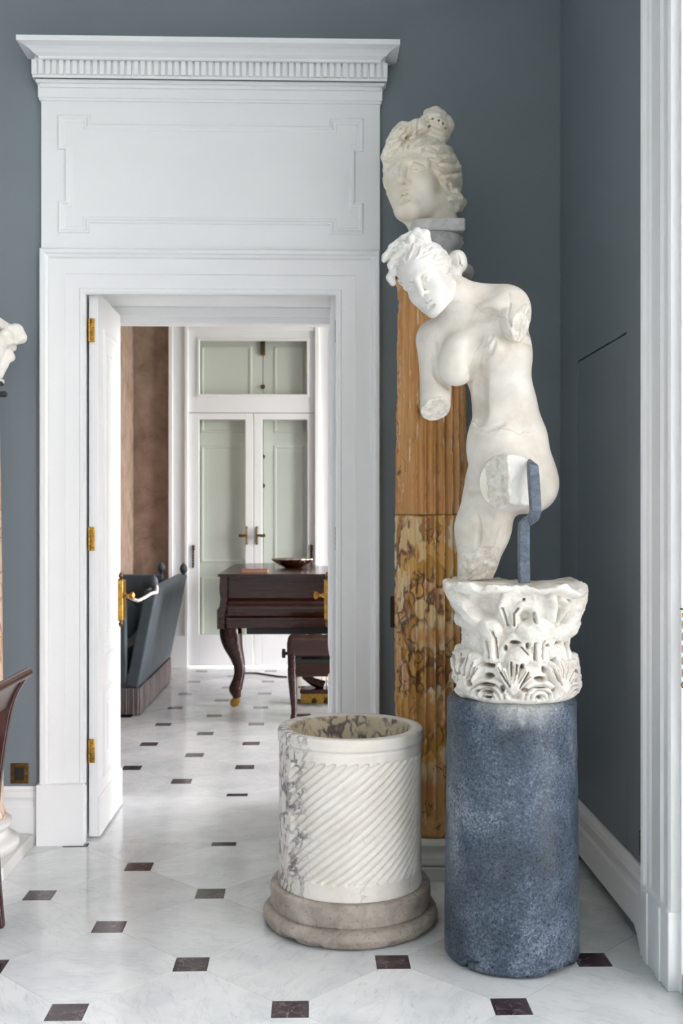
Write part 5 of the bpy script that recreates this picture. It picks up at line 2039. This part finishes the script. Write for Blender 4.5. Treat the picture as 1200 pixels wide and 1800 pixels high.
# leafy capital, sculpted
f = Field((LX - 0.26, LY - 0.26, z(668)), (LX + 0.26, LY + 0.26, z(555)), 0.0045)
zc0, zc1 = z(664), z(562)
f.cone((LX, LY, zc0 + 0.02), (LX, LY, zc1 - 0.04), 0.128, 0.140, 0.01)
f.cut((LX, LY, zc0), (0, 0, -1), 0.002)
for k in range(8):
    a = 2 * PI * k / 8 + 0.2
    d = np.array([math.cos(a), math.sin(a), 0])
    ct = np.array([LX, LY, 0])
    e3 = np.array([0, 0, 1.0])
    f.chain([ct + d * 0.125 + e3 * (zc0 + 0.02), ct + d * 0.140 + e3 * (zc0 + 0.07), ct + d * 0.162 + e3 * (zc0 + 0.10), ct + d * 0.182 + e3 * (zc0 + 0.088)], [0.030, 0.036, 0.030, 0.018], 0.012)
    f.chain([ct + d * 0.172 + e3 * (zc0 + 0.02), ct + d * 0.178 + e3 * (zc0 + 0.10)], 0.006, 0.006, 'sub')
    a += PI / 8
    d = np.array([math.cos(a), math.sin(a), 0])
    f.chain([ct + d * 0.130 + e3 * (zc0 + 0.08), ct + d * 0.150 + e3 * (zc0 + 0.13), ct + d * 0.185 + e3 * (zc0 + 0.16), ct + d * 0.200 + e3 * (zc0 + 0.14)], [0.030, 0.032, 0.028, 0.016], 0.012)
for k in range(4):
    a = PI / 4 + k * PI / 2 - 0.35
    d = np.array([math.cos(a), math.sin(a), 0])
    f.chain([ct + d * 0.12 + e3 * (zc0 + 0.12), ct + d * 0.17 + e3 * (zc0 + 0.19), ct + d * 0.205 + e3 * (zc0 + 0.205), ct + d * 0.222 + e3 * (zc0 + 0.18), ct + d * 0.205 + e3 * (zc0 + 0.165)], [0.03, 0.032, 0.03, 0.026, 0.018], 0.008)
f.cone((LX, LY, zc1 - 0.02), (LX, LY, zc1 - 0.02), 0.01, 0.01)


def abac(x, y, zq):
    q = np.maximum(np.abs(x - LX), np.abs(y - LY)) - 0.165
    return np.maximum(q, np.abs(zq - (zc1 - 0.022)) - 0.02)


f.op(abac, (LX, LY, zc1 - 0.02), (0.22, 0.22, 0.05), 0.006)
V, Q = f.mesh()
o = finish_sculpt('leaf_capital', V, Q, 'capital', lo)
fattr(o, 'dirt', np.zeros(len(V)))
g = Geo()
bx, by_ = px_x(7, LY - 0.10), LY - 0.10
zb = px_z(693, by_, 10)
g.tube([(LX + 0.05, by_ - 0.05, z(672)), (px_x(2, by_), by_, z(680)), (px_x(4, by_), by_, z(683))], 0.010, 10)
g.build('spotlight_arm', 'black', lo, smooth=True)
g = Geo()
g.tube([(bx - 0.05, by_, zb), (bx - 0.01, by_, zb), (bx + 0.006, by_, zb), (bx + 0.014, by_, zb)], [0.008, 0.012, 0.013, 0.006], 14)
g.build('spotlight_knob', 'black', lo, smooth=True)


# ------------------------------------------------------------------ knole sofa in the far room
so = thing('knole_sofa', 'blue-grey high-backed sofa with flared panels, finials and fringed base beside the far doors', 'sofa', (-1.66, 8.44, 0))
SX0, SX1, SY0, SY1 = -2.12, -1.225, 7.60, 9.28
Geo().box(SX0, SX1 - 0.012, SY0 + 0.012, SY1 - 0.012, 0.19, 0.30, 0.012).build('base_rail', 'velvet', so)
Geo().box(SX0 + 0.1, SX1 - 0.1, SY0 + 0.1, SY1 - 0.1, 0.30, 0.47, 0.04).build('seat_cushion', 'velvet', so, smooth=True)
fr_ = Geo()
ns = 0
for (x0, y0, x1, y1, nx_, ny_) in ((SX0, SY0, SX1, SY0, 0, -1), (SX1, SY0, SX1, SY1, 1, 0), (SX1, SY1, SX0, SY1, 0, 1), (SX0, SY1, SX0, SY0, -1, 0)):
    L = math.hypot(x1 - x0, y1 - y0)
    n = int(L / 0.016)
    for i in range(n):
        t = (i + 0.5) / n
        x, y = x0 + (x1 - x0) * t, y0 + (y1 - y0) * t
        j = random.uniform(-0.004, 0.004)
        fr_.tube([(x + nx_ * j, y + ny_ * j, 0.198), (x + nx_ * (0.004 + j), y + ny_ * (0.004 + j), 0.1), (x + nx_ * j, y + ny_ * j, 0.012 + random.uniform(0, 0.006))], [0.0085, 0.0090, 0.0075], 6)
o = fr_.build('fringe', 'fringe', so, smooth=True)
o['kind'] = 'stuff'
o['label'] = 'long grey-brown bullion fringe'


def slab(name, q0, q1, t_in, mat='velvet'):
    """upholstered panel: q0 = bottom edge (two points), q1 = top edge, t_in = thickness vector"""
    a, b = [np.array(p, float) for p in q0]
    c, d = [np.array(p, float) for p in q1]
    t_in = np.array(t_in, float)
    n, m = 10, 10
    vs, fs = [], []
    ring = []
    for k in range(m + 1):
        s_ = k / m
        l, r = a + (c - a) * s_, b + (d - b) * s_
        for i in range(n + 1):
            q = i / n
            vs.append(l + (r - l) * q - t_in * 0.10 * math.sin(PI * q) * math.sin(PI * s_))
    N = len(vs)
    vs += [v + t_in for v in vs[:N]]
    w = n + 1
    for k in range(m):
        for i in range(n):
            p = k * w + i
            fs.append((p, p + 1, p + w + 1, p + w))
            fs.append((N + p, N + p + w, N + p + w + 1, N + p + 1))
    for i in range(n):
        fs.append((i, N + i, N + i + 1, i + 1))
        p = m * w + i
        fs.append((p, p + 1, N + p + 1, N + p))
    for k in range(m):
        p = k * w
        fs.append((p, p + w, N + p + w, N + p))
        p = k * w + n
        fs.append((p, N + p, N + p + w, p + w))
    o = Geo().add(vs, fs).build(name, mat, so, smooth=True)
    b_ = o.modifiers.new('bevel', 'BEVEL')
    b_.width = 0.012
    b_.segments = 3
    b_.limit_method = 'ANGLE'
    return o


slab('back_panel', ((-1.236, 7.605, 0.20), (-1.225, 9.275, 0.20)), ((-1.100, 7.60, 0.885), (-1.078, 9.28, 0.915)), (-0.085, 0.0, 0.012))
slab('arm_panel', ((-2.10, 7.62, 0.20), (-1.315, 7.62, 0.20)), ((-2.12, 7.46, 0.83), (-1.300, 7.46, 0.83)), (0.0, 0.085, 0.01))
slab('arm_panel', ((-2.10, 9.26, 0.20), (-1.33, 9.26, 0.20)), ((-2.12, 9.40 - 0.10, 0.92), (-1.28, 9.30, 0.92)), (0.0, -0.085, 0.0))


def sofa_finial(x, y, z):
    g = Geo()
    g.lathe([(0.016, z), (0.020, z + 0.01), (0.012, z + 0.02), (0.026, z + 0.035), (0.034, z + 0.055), (0.032, z + 0.08), (0.020, z + 0.10), (0.008, z + 0.11), (0.001, z + 0.115)], x, y, 18)
    return g.build('finial', 'velvet', so, smooth=True)


sofa_finial(-1.105, 9.24, 0.905)
sofa_finial(-1.30, 9.26, 0.915)
sofa_finial(-1.125, 7.63, 0.885)
p = lambda px, py, Y: tuple(W(px, py, Y))
g = Geo()
cp_ = [p(276, 1041, 7.58), p(266, 1043, 7.52), p(255, 1050, 7.46), p(243, 1056, 7.42), p(232, 1053, 7.41), p(222, 1047, 7.42), p(208, 1040, 7.43)]
cpp = []
for i in range(len(cp_) - 1):
    for t in np.linspace(0, 1, 6, endpoint=False):
        cpp.append(tuple(np.array(cp_[i]) * (1 - t) + np.array(cp_[i + 1]) * t))
g.tube(cpp, [0.011 + 0.002 * math.sin(i * 2.1) for i in range(len(cpp))], 8)
g.tube([p(275, 1042, 7.58), p(276, 1034, 7.6), p(274, 1026, 7.64), p(272, 1021, 7.7)], 0.011, 8)
o = g.build('tie_cord', 'cord', so, smooth=True)
o['label'] = 'white cord tying arm and back together'
g = Geo()
f = Field((-1.70, 7.55, 0.48), (-1.20, 8.1, 0.90), 0.012)
f.ell((-1.42, 7.78, 0.67), (0.17, 0.09, 0.165), rot(10, -14, 8), 0.01)
V, Q = f.mesh()
cu = mk('scatter_cushion', V, Q, 'velvet', None, True)
tag(cu, 'plump blue-grey cushion leaning inside the fringed sofa', 'cushion')

# ------------------------------------------------------------------ grand piano
PY = 7.90
pz = lambda py, Y=PY: px_z(py, Y, 450)
pX = lambda px, Y=PY: px_x(px, Y)
XP0, XP1 = pX(386), pX(386) + 1.52
pi_o = thing('grand_piano', 'dark mahogany grand piano with carved cabriole leg, seen through the doorway', 'piano', ((XP0 + XP1) / 2, PY + 0.9, 0))
zt, zl = 0.993, 0.974


def plan(y0, off=0.0):
    a = [(XP0 - off, y0), (XP1 + off, y0), (XP1 + off, 8.45)]
    for t in np.linspace(0, 1, 14)[1:]:
        x = XP1 - (XP1 - XP0 - 0.62) * (t - 0.10 * math.sin(2 * PI * t))
        y = 8.45 + 1.18 * (t ** 1.1 + 0.06 * math.sin(2 * PI * t))
        a.append((x + off, y))
    a += [(XP0 + 0.50, 9.80 + off), (XP0 + 0.30, 9.86 + off), (XP0 + 0.10, 9.80 + off), (XP0 - off, 9.66)]
    return a


f3 = lambda a, b, t: (a, b, t)
Geo().prism([q for q in plan(7.99)], f3, pz(1103), zl).build('case', 'piano', pi_o)
Geo().prism([(XP0 - 0.012, 7.868), (XP1 + 0.012, 7.868), (XP1 + 0.012, 8.578), (XP0 - 0.012, 8.578)], f3, zl, zt).build('front_lid', 'piano', pi_o)
lid = [q if q[1] > 8.58 else (q[0], 8.582) for q in plan(8.582, 0.012)]
seen = []
for q in lid:
    if not seen or (abs(q[0] - seen[-1][0]) + abs(q[1] - seen[-1][1])) > 1e-4:
        seen.append(q)
Geo().prism(seen, f3, zl, zt).build('main_lid', 'piano', pi_o)
# keyboard front: recessed fascia, rounded fallboard, key slip
Geo().box(XP0 + 0.065, XP1 - 0.065, 7.94, 7.99, pz(1052), zl).build('fascia', 'piano', pi_o)
poly = [(7.99, pz(1052)), (7.935, pz(1052)), (7.915, pz(1056)), (7.895, pz(1062)), (7.885, pz(1070)), (7.884, pz(1078)), (7.892, pz(1084)), (7.99, pz(1084))]
Geo().prism(poly, lambda a, b, t: (t, a, b), XP0 + 0.062, XP1 - 0.062).build('fallboard', 'piano', pi_o, smooth=True)
g = Geo()
g.box(XP0 + 0.05, XP1 - 0.05, 7.875, 7.99, pz(1104), pz(1086), 0.004)
g.box(XP0 + 0.05, XP1 - 0.05, 7.868, 7.99, pz(1090), pz(1085), 0.003)
g.build('key_slip', 'piano', pi_o)
Geo().box(pX(433), XP1 - 0.18, 7.90, 8.6, pz(1115), pz(1103)).build('key_bed', 'black', pi_o)
ck = [(387, 1011), (400, 1011), (400, 1048), (398, 1068), (395, 1080), (395, 1105), (382, 1105), (382, 1071), (386, 1066), (388, 1052), (386, 1036)]
for mir in (0, 1):
    pts = [(pX(a), pz(b)) for a, b in ck]
    if mir:
        pts = [(XP0 + XP1 - a, b) for a, b in pts][::-1]
    o = Geo().prism(pts, lambda a, b, t: (a, t, b), 7.862, 8.05).build('cheek_block', 'piano', pi_o)


def cabriole(cl, name, parent, mat, seg=16):
    """cl: list of (x, y, z, half width)"""
    P = np.array(cl, float)
    n = len(P)
    t = np.linspace(0, n - 1, 40)
    Q = np.stack([np.interp(t, np.arange(n), P[:, k]) for k in range(4)], 1)
    for _ in range(3):
        Q[1:-1] = (Q[:-2] + 2 * Q[1:-1] + Q[2:]) / 4
    return Geo().tube([tuple(q[:3]) for q in Q], [float(q[3]) for q in Q], seg).build(name, mat, parent, smooth=True)


LEG = [(405, 1098, .080), (405, 1106, .082), (406, 1118, .084), (409, 1134, .074), (416, 1152, .054), (422, 1174, .041), (420, 1190, .040), (416, 1203, .045), (413, 1212, .050), (415, 1219, .038), (417, 1226, .028)]
CLL = [(pX(a, 7.97), 7.97, pz(b, 7.97), r) for a, b, r in LEG]
for mx, dy in ((0, 0), (1, 0), (2, 1.45)):
    cl = [((XP0 + XP1 - x) if mx == 1 else (x + 0.45 if mx == 2 else x), y + dy, z, r) for x, y, z, r in CLL]
    leg = cabriole(cl, 'leg', pi_o, 'piano')
    ex, ey = cl[-1][0], cl[-1][1]
    g = Geo()
    g.tube([(ex, ey, 0.10), (ex, ey, 0.075), (ex - 0.008, ey, 0.05)], [0.026, 0.022, 0.016], 14)
    g.tube([(ex - 0.02, ey - 0.016, 0.034), (ex - 0.02, ey - 0.010, 0.034), (ex - 0.02, ey + 0.010, 0.034), (ex - 0.02, ey + 0.016, 0.034)], [0.026, 0.034, 0.034, 0.026], 18)
    g.box(ex - 0.045, ex + 0.02, ey - 0.028, ey + 0.028, 0.03, 0.062, 0.008)
    c = g.build('caster', 'brass', leg, smooth=True)
# pedal lyre
lyx = (XP0 + XP1) / 2 + 0.03
for s_ in (-1, 1):
    g = Geo()
    g.tube([(lyx + s_ * 0.05, 8.12, pz(1112)), (lyx + s_ * 0.09, 8.12, 0.42), (lyx + s_ * 0.16, 8.12, 0.33), (lyx + s_ * 0.19, 8.12, 0.26), (lyx + s_ * 0.16, 8.12, 0.20), (lyx + s_ * 0.10, 8.12, 0.16), (lyx + s_ * 0.02, 8.12, 0.13)],
           [0.02, 0.022, 0.026, 0.026, 0.028, 0.032, 0.04], 12)
    g.build('lyre_arm', 'piano', pi_o, smooth=True)
g = Geo()
for k in (-1, 0, 1):
    g.tube([(lyx + k * 0.035, 8.12, 0.10), (lyx + k * 0.035, 8.12, 0.52)], 0.004, 6)
g.build('pedal_rod', 'brass', pi_o)
Geo().box(lyx - 0.20, lyx + 0.20, 8.03, 8.22, 0.085, 0.115, 0.005).build('lyre_box', 'piano', pi_o)
pb = Geo().box(lyx - 0.195, lyx + 0.195, 8.04, 8.21, 0.012, 0.085, 0.003).build('pedal_plate', 'brass', pi_o)
for k in (-1, 0, 1):
    g = Geo()
    x = lyx + k * 0.09
    g.tube([(x, 8.06, 0.042), (x, 8.0, 0.040), (x, 7.95, 0.034), (x, 7.92, 0.030)], [(0.016, 0.006), (0.018, 0.007), (0.026, 0.008), (0.014, 0.006)], 12)
    g.build('pedal', 'brass_dark', pi_o, smooth=True)

# things on the piano
BWX, BWY = pX(515, 8.90), 8.90
bw = thing('scalloped_bowl', 'shallow polished silver scalloped bowl on the piano lid', 'bowl', (BWX, BWY, zt))
nu = 120
u = np.linspace(0, 2 * PI, nu, endpoint=False)
sc_ = 1 + 0.05 * np.abs(np.cos(8 * u))
prof = [(0.02, 0.004), (0.06, 0.0), (0.075, 0.004), (0.11, 0.022), (0.145, 0.045), (0.168, 0.064), (0.176, 0.074), (0.172, 0.076), (0.140, 0.050), (0.10, 0.026), (0.05, 0.012), (0.005, 0.010)]
P = np.stack([np.stack([BWX + r * (1 + (sc_ - 1) * min(1, r / 0.1)) * np.cos(u), BWY + r * (1 + (sc_ - 1) * min(1, r / 0.1)) * np.sin(u), np.full(nu, zt + h)], -1) for r, h in prof], 1)
grid_mesh('bowl_shell', P, 'silver', bw, caps=(True, True))
bx0, bx1 = pX(424, 8.07), pX(471, 8.07)
bk = thing('red_book', 'red clothbound book lying near the front edge of the piano', 'book', ((bx0 + bx1) / 2, 8.14, zt))
Geo().box(bx0 + 0.002, bx1 - 0.005, 8.072, 8.208, zt + 0.003, zt + 0.021).build('pages', 'paper', bk)
g = Geo()
g.box(bx0, bx1, 8.07, 8.21, zt, zt + 0.003)
g.box(bx0, bx1, 8.07, 8.21, zt + 0.021, zt + 0.024)
g.box(bx0 - 0.002, bx0 + 0.002, 8.07, 8.21, zt, zt + 0.024)
g.build('cover', 'book', bk)

# ------------------------------------------------------------------ piano bench
NY0, NY1 = 7.32, 7.66
nz = lambda py, Y=7.40: px_z(py, Y, 540)
nx0 = px_x(504, NY0)
nx1 = nx0 + 0.80
bn = thing('piano_bench', 'carved mahogany bench with buttoned leather seat in front of the piano', 'bench', ((nx0 + nx1) / 2, (NY0 + NY1) / 2, 0))
zs0, zs1 = nz(1150), nz(1122)
f = Field((nx0 - 0.02, NY0 - 0.02, zs0 - 0.02), (nx1 + 0.02, NY1 + 0.02, zs1 + 0.04), 0.008)


def pad(x, y, z_):
    qx = np.abs(x - (nx0 + nx1) / 2) - (nx1 - nx0) / 2 + 0.03
    qy = np.abs(y - (NY0 + NY1) / 2) - (NY1 - NY0) / 2 + 0.03
    top = zs1 + 0.010 * (np.abs(np.sin((x - nx0) * PI / 0.13)) * np.abs(np.sin((y - NY0) * PI / 0.113))) - 0.03
    qz = np.maximum(z_ - top, zs0 + 0.02 - z_)
    return np.sqrt(np.maximum(qx, 0) ** 2 + np.maximum(qy, 0) ** 2 + np.maximum(qz, 0) ** 2) + np.minimum(np.maximum(qx, np.maximum(qy, qz)), 0) - 0.03


f.op(pad, ((nx0 + nx1) / 2, (NY0 + NY1) / 2, (zs0 + zs1) / 2), 1.0, 0)
V, Q = f.mesh()
sp = mk('seat', V, Q, 'leather', bn, True)
g = Geo()
g.box(nx0 + 0.03, nx1 - 0.03, NY0 + 0.02, NY1 - 0.02, nz(1166), nz(1157), 0.003)
for x in (nx0 + 0.06, nx1 - 0.06, (nx0 + nx1) / 2):
    g.box(x - 0.04, x + 0.04, NY0 + 0.03, NY1 - 0.03, nz(1160), zs0 + 0.01)
g.build('lift_frame', 'black', bn)
g = Geo()
g.box(nx0 + 0.02, nx1 - 0.02, NY0 + 0.012, NY0 + 0.04, nz(1187), nz(1164), 0.004)
g.box(nx0 + 0.02, nx1 - 0.02, NY1 - 0.04, NY1 - 0.012, nz(1187), nz(1164), 0.004)
g.box(nx0 + 0.012, nx0 + 0.04, NY0 + 0.02, NY1 - 0.02, nz(1187), nz(1164), 0.004)
g.box(nx1 - 0.04, nx1 - 0.012, NY0 + 0.02, NY1 - 0.02, nz(1187), nz(1164), 0.004)
g.build('apron', 'piano', bn)
for sx in (0, 1):
    for y in (NY0 + 0.03, NY1 - 0.03):
        s_ = 1 if sx == 0 else -1
        x = (nx0 + 0.035) if sx == 0 else (nx1 - 0.035)
        cl = [(x, y, nz(1122) - 0.03, .030), (x, y, nz(1160), .030), (x, y, nz(1185), .030), (x + s_ * 0.004, y, 0.24, .027), (x + s_ * 0.010, y, 0.14, .021), (x + s_ * 0.014, y, 0.06, .018), (x + s_ * 0.008, y, 0.028, .023), (x + s_ * 0.006, y, 0.0, .014)]
        cabriole(cl, 'leg', bn, 'piano', 12)
for x, s_ in ((nx0, -1), (nx1, 1)):
    zk = nz(1150)
    g = Geo().tube([(x + 0.01 * -s_, 7.45, zk), (x + s_ * 0.012, 7.45, zk), (x + s_ * 0.014, 7.45, zk), (x + s_ * 0.036, 7.45, zk), (x + s_ * 0.038, 7.45, zk)], [0.012, 0.012, 0.032, 0.032, 0.02], 16)
    g.build('height_knob', 'black', bn, smooth=True)
g = Geo()
cb = [tuple(WF(a, b)) for a, b in ((412, 1186), (430, 1184), (450, 1184), (470, 1187), (490, 1190), (504, 1191))]
g.tube([(x, y, 0.006) for x, y, _ in cb], 0.006, 8)
cab = g.build('power_cable', 'black', None, smooth=True)
tag(cab, 'thin dark cable lying on the far marble floor behind the piano leg', 'cable')

# ------------------------------------------------------------------ mahogany chair at the left edge
CYF, CYN = 3.685, 3.215
ch = thing('side_chair', 'dark red mahogany chair with scrolled back at left edge', 'chair', (-1.27, (CYF + CYN) / 2, 0))
cx_ = lambda px: px_x(px, CYF)
cz_ = lambda py: px_z(py, CYF, 20)


def bar_xz(pts, y, wy, name, mat='chairwood'):
    """curved rail in the x-z plane: pts (x, z, half thickness)"""
    g = Geo()
    n = len(pts)
    vs, fs = [], []
    for i, (x, z_, h) in enumerate(pts):
        a, b = pts[max(i - 1, 0)], pts[min(i + 1, n - 1)]
        t = Vector((b[0] - a[0], b[1] - a[1])).normalized()
        nx_, nz_ = t.y, -t.x
        for sx, sy in ((-1, -1), (1, -1), (1, 1), (-1, 1)):
            vs.append((x + sx * h * nx_, y + sy * wy, z_ + sx * h * nz_))
    for i in range(n - 1):
        for k in range(4):
            l = (k + 1) % 4
            fs.append((i * 4 + k, i * 4 + l, i * 4 + 4 + l, i * 4 + 4 + k))
    fs += [(0, 1, 2, 3), tuple(4 * (n - 1) + k for k in (3, 2, 1, 0))]
    g.add(vs, fs)
    o = g.build(name, mat, ch, smooth=True)
    b_ = o.modifiers.new('bevel', 'BEVEL')
    b_.width = 0.006
    b_.segments = 3
    b_.limit_method = 'ANGLE'
    return o


def spl(P, n=28):
    P = np.array(P, float)
    t = np.linspace(0, len(P) - 1, n)
    Q = np.stack([np.interp(t, np.arange(len(P)), P[:, k]) for k in range(P.shape[1])], 1)
    for _ in range(3):
        Q[1:-1] = (Q[:-2] + 2 * Q[1:-1] + Q[2:]) / 4
    return [tuple(q) for q in Q]


stile = spl([(cx_(42), cz_(1186), 0.016), (cx_(28), cz_(1205), 0.018), (cx_(14), cz_(1232), 0.021), (cx_(5), cz_(1270), 0.023), (cx_(-5), cz_(1330), 0.024), (cx_(-14), cz_(1391), 0.026), (cx_(-17), cz_(1450), 0.026),
             (cx_(-12), cz_(1530), 0.022), (cx_(-4), cz_(1600), 0.017), (cx_(0), 0.0, 0.016)])
stile[-1] = (stile[-1][0], 0.0, 0.016)
for y in (CYF, CYN):
    bar_xz(stile, y, 0.016, 'back_stile')
g = Geo()
tx, tz = cx_(45), cz_(1184)
g.tube([(tx, CYF + 0.032, tz), (tx, CYF + 0.026, tz), (tx, CYN - 0.026, tz), (tx, CYN - 0.032, tz)], [0.010, 0.017, 0.017, 0.010], 14)
g.build('crest_roll', 'chairwood', ch, smooth=True)
bar_xz(spl([(cx_(40), cz_(1187), 0.010), (cx_(28), cz_(1204), 0.010), (cx_(17), cz_(1226), 0.011), (cx_(12), cz_(1240), 0.011)], 14), (CYF + CYN) / 2, (CYF - CYN) / 2 - 0.012, 'crest_rail')
bar_xz(spl([(cx_(-1), cz_(1300), 0.009), (cx_(-5), cz_(1330), 0.009)], 6), (CYF + CYN) / 2, (CYF - CYN) / 2 - 0.012, 'cross_rail')
sx1 = cx_(-16)
sx0 = sx1 - 0.44
g = Geo()
for y in (CYF, CYN):
    g.box(sx0, sx1, y - 0.014, y + 0.014, 0.40, 0.455, 0.004)
for x in (sx0 + 0.014, sx1 - 0.014):
    g.box(x - 0.014, x + 0.014, CYN, CYF, 0.40, 0.455, 0.004)
g.build('seat_frame', 'chairwood', ch)
Geo().box(sx0 + 0.01, sx1 - 0.01, CYN - 0.005, CYF + 0.005, 0.455, 0.50, 0.016).build('seat', 'leather', ch, smooth=True)
for y in (CYF, CYN):
    bar_xz(spl([(sx0 + 0.02, 0.42, 0.024), (sx0 + 0.015, 0.3, 0.022), (sx0 + 0.0, 0.15, 0.019), (sx0 - 0.04, 0.0, 0.015)], 14), y, 0.015, 'front_leg')

# ------------------------------------------------------------------ small fittings
t = thing('wall_socket', 'square brass wall socket with black insert between pink column and doorway', 'socket', tuple(W(35, 1358, YB)))
a = W(19, 1377, YB)
b = W(51, 1341, YB)
Geo().box(a[0], b[0], YB - 0.006, YB, a[2], b[2], 0.002).build('plate', 'brass_dark', t)
a = W(26, 1371, YB)
b = W(43, 1348, YB)
Geo().box(a[0], b[0], YB - 0.008, YB - 0.004, a[2], b[2], 0.001).build('insert', 'black', t)
m_ = W(47, 1359, YB)
Geo().tube([(m_[0], YB - 0.006, m_[2]), (m_[0], YB - 0.008, m_[2])], 0.004, 10).build('screw', 'brass', t)
q = WX(1131, 1487, XR)
t = thing('wall_socket', 'dark bronze wall socket low beside the window casing', 'socket', tuple(q))
Geo().box(XR - 0.006, XR, q[1] - 0.035, q[1] + 0.035, q[2] - 0.042, q[2] + 0.042, 0.002).build('plate', 'brass_dark', t)
Geo().box(XR - 0.008, XR - 0.004, q[1] - 0.022, q[1] + 0.022, q[2] - 0.024, q[2] + 0.024, 0.001).build('insert', 'black', t)
q = W(700, 1075, YB)
t = thing('switch_plate', 'flat black switch plate on the wall, half hidden by the ochre column', 'switch', tuple(q))
a = W(685.5, 1103, YB)
b = W(716, 1048, YB)
Geo().box(a[0], b[0], YB - 0.008, YB, a[2], b[2], 0.002).build('plate', 'black', t)
Geo().box(a[0] + 0.02, b[0] - 0.02, YB - 0.011, YB - 0.006, a[2] + 0.03, b[2] - 0.03, 0.001).build('rocker', 'black', t)

BY_ = 3.075
hx = float(W(1204, 1080, BY_)[0])
bz = lambda py: px_z(py, BY_, 1200)
bt = thing('bead_strand', 'strand of oval pink and amber beads hanging beside the white window casing', 'bead strand', (hx, BY_, bz(1210)))
m1 = Mat('pink stone bead', 0.25, color=srgb(206, 170, 176)).m
m2 = Mat('amber stone bead', 0.25, color=srgb(208, 176, 146)).m
bead_me = {}
zs = [bz(1098 + 21.3 * k) for k in range(5)]
for k, z_ in enumerate(zs):
    g = Geo()
    g.lathe([(0.001, z_ - 0.0155), (0.006, z_ - 0.0145), (0.010, z_ - 0.009), (0.0108, z_), (0.010, z_ + 0.009), (0.006, z_ + 0.0145), (0.001, z_ + 0.0155)], hx, BY_, 20)
    be = g.build('bead', m1 if k in (1, 2) else m2, bt, smooth=True)
    for s_ in (-1, 1):
        Geo().lathe([(0.0065, min(z_ + s_ * 0.0140, z_ + s_ * 0.0162)), (0.0065, max(z_ + s_ * 0.0140, z_ + s_ * 0.0162))], hx, BY_, 12).build('cap', 'brass_dark', be)


def ring(zc, r, rt_):
    return Geo().tube([(hx + r * math.cos(a), BY_, zc + r * math.sin(a)) for a in np.linspace(0, 2 * PI, 25)], rt_, 8)


ring(bz(1081), 0.0085, 0.0022).build('top_ring', 'brass', bt, smooth=True)
ring(bz(1204), 0.0100, 0.0026).build('end_ring', 'brass_dark', bt, smooth=True)
g = Geo()
g.tube([(hx, 3.113, bz(1072)), (hx, 3.09, bz(1072)), (hx, BY_, bz(1073)), (hx, BY_ - 0.003, bz(1077))], 0.0028, 8)
g.build('hook', 'brass_dark', bt, smooth=True)
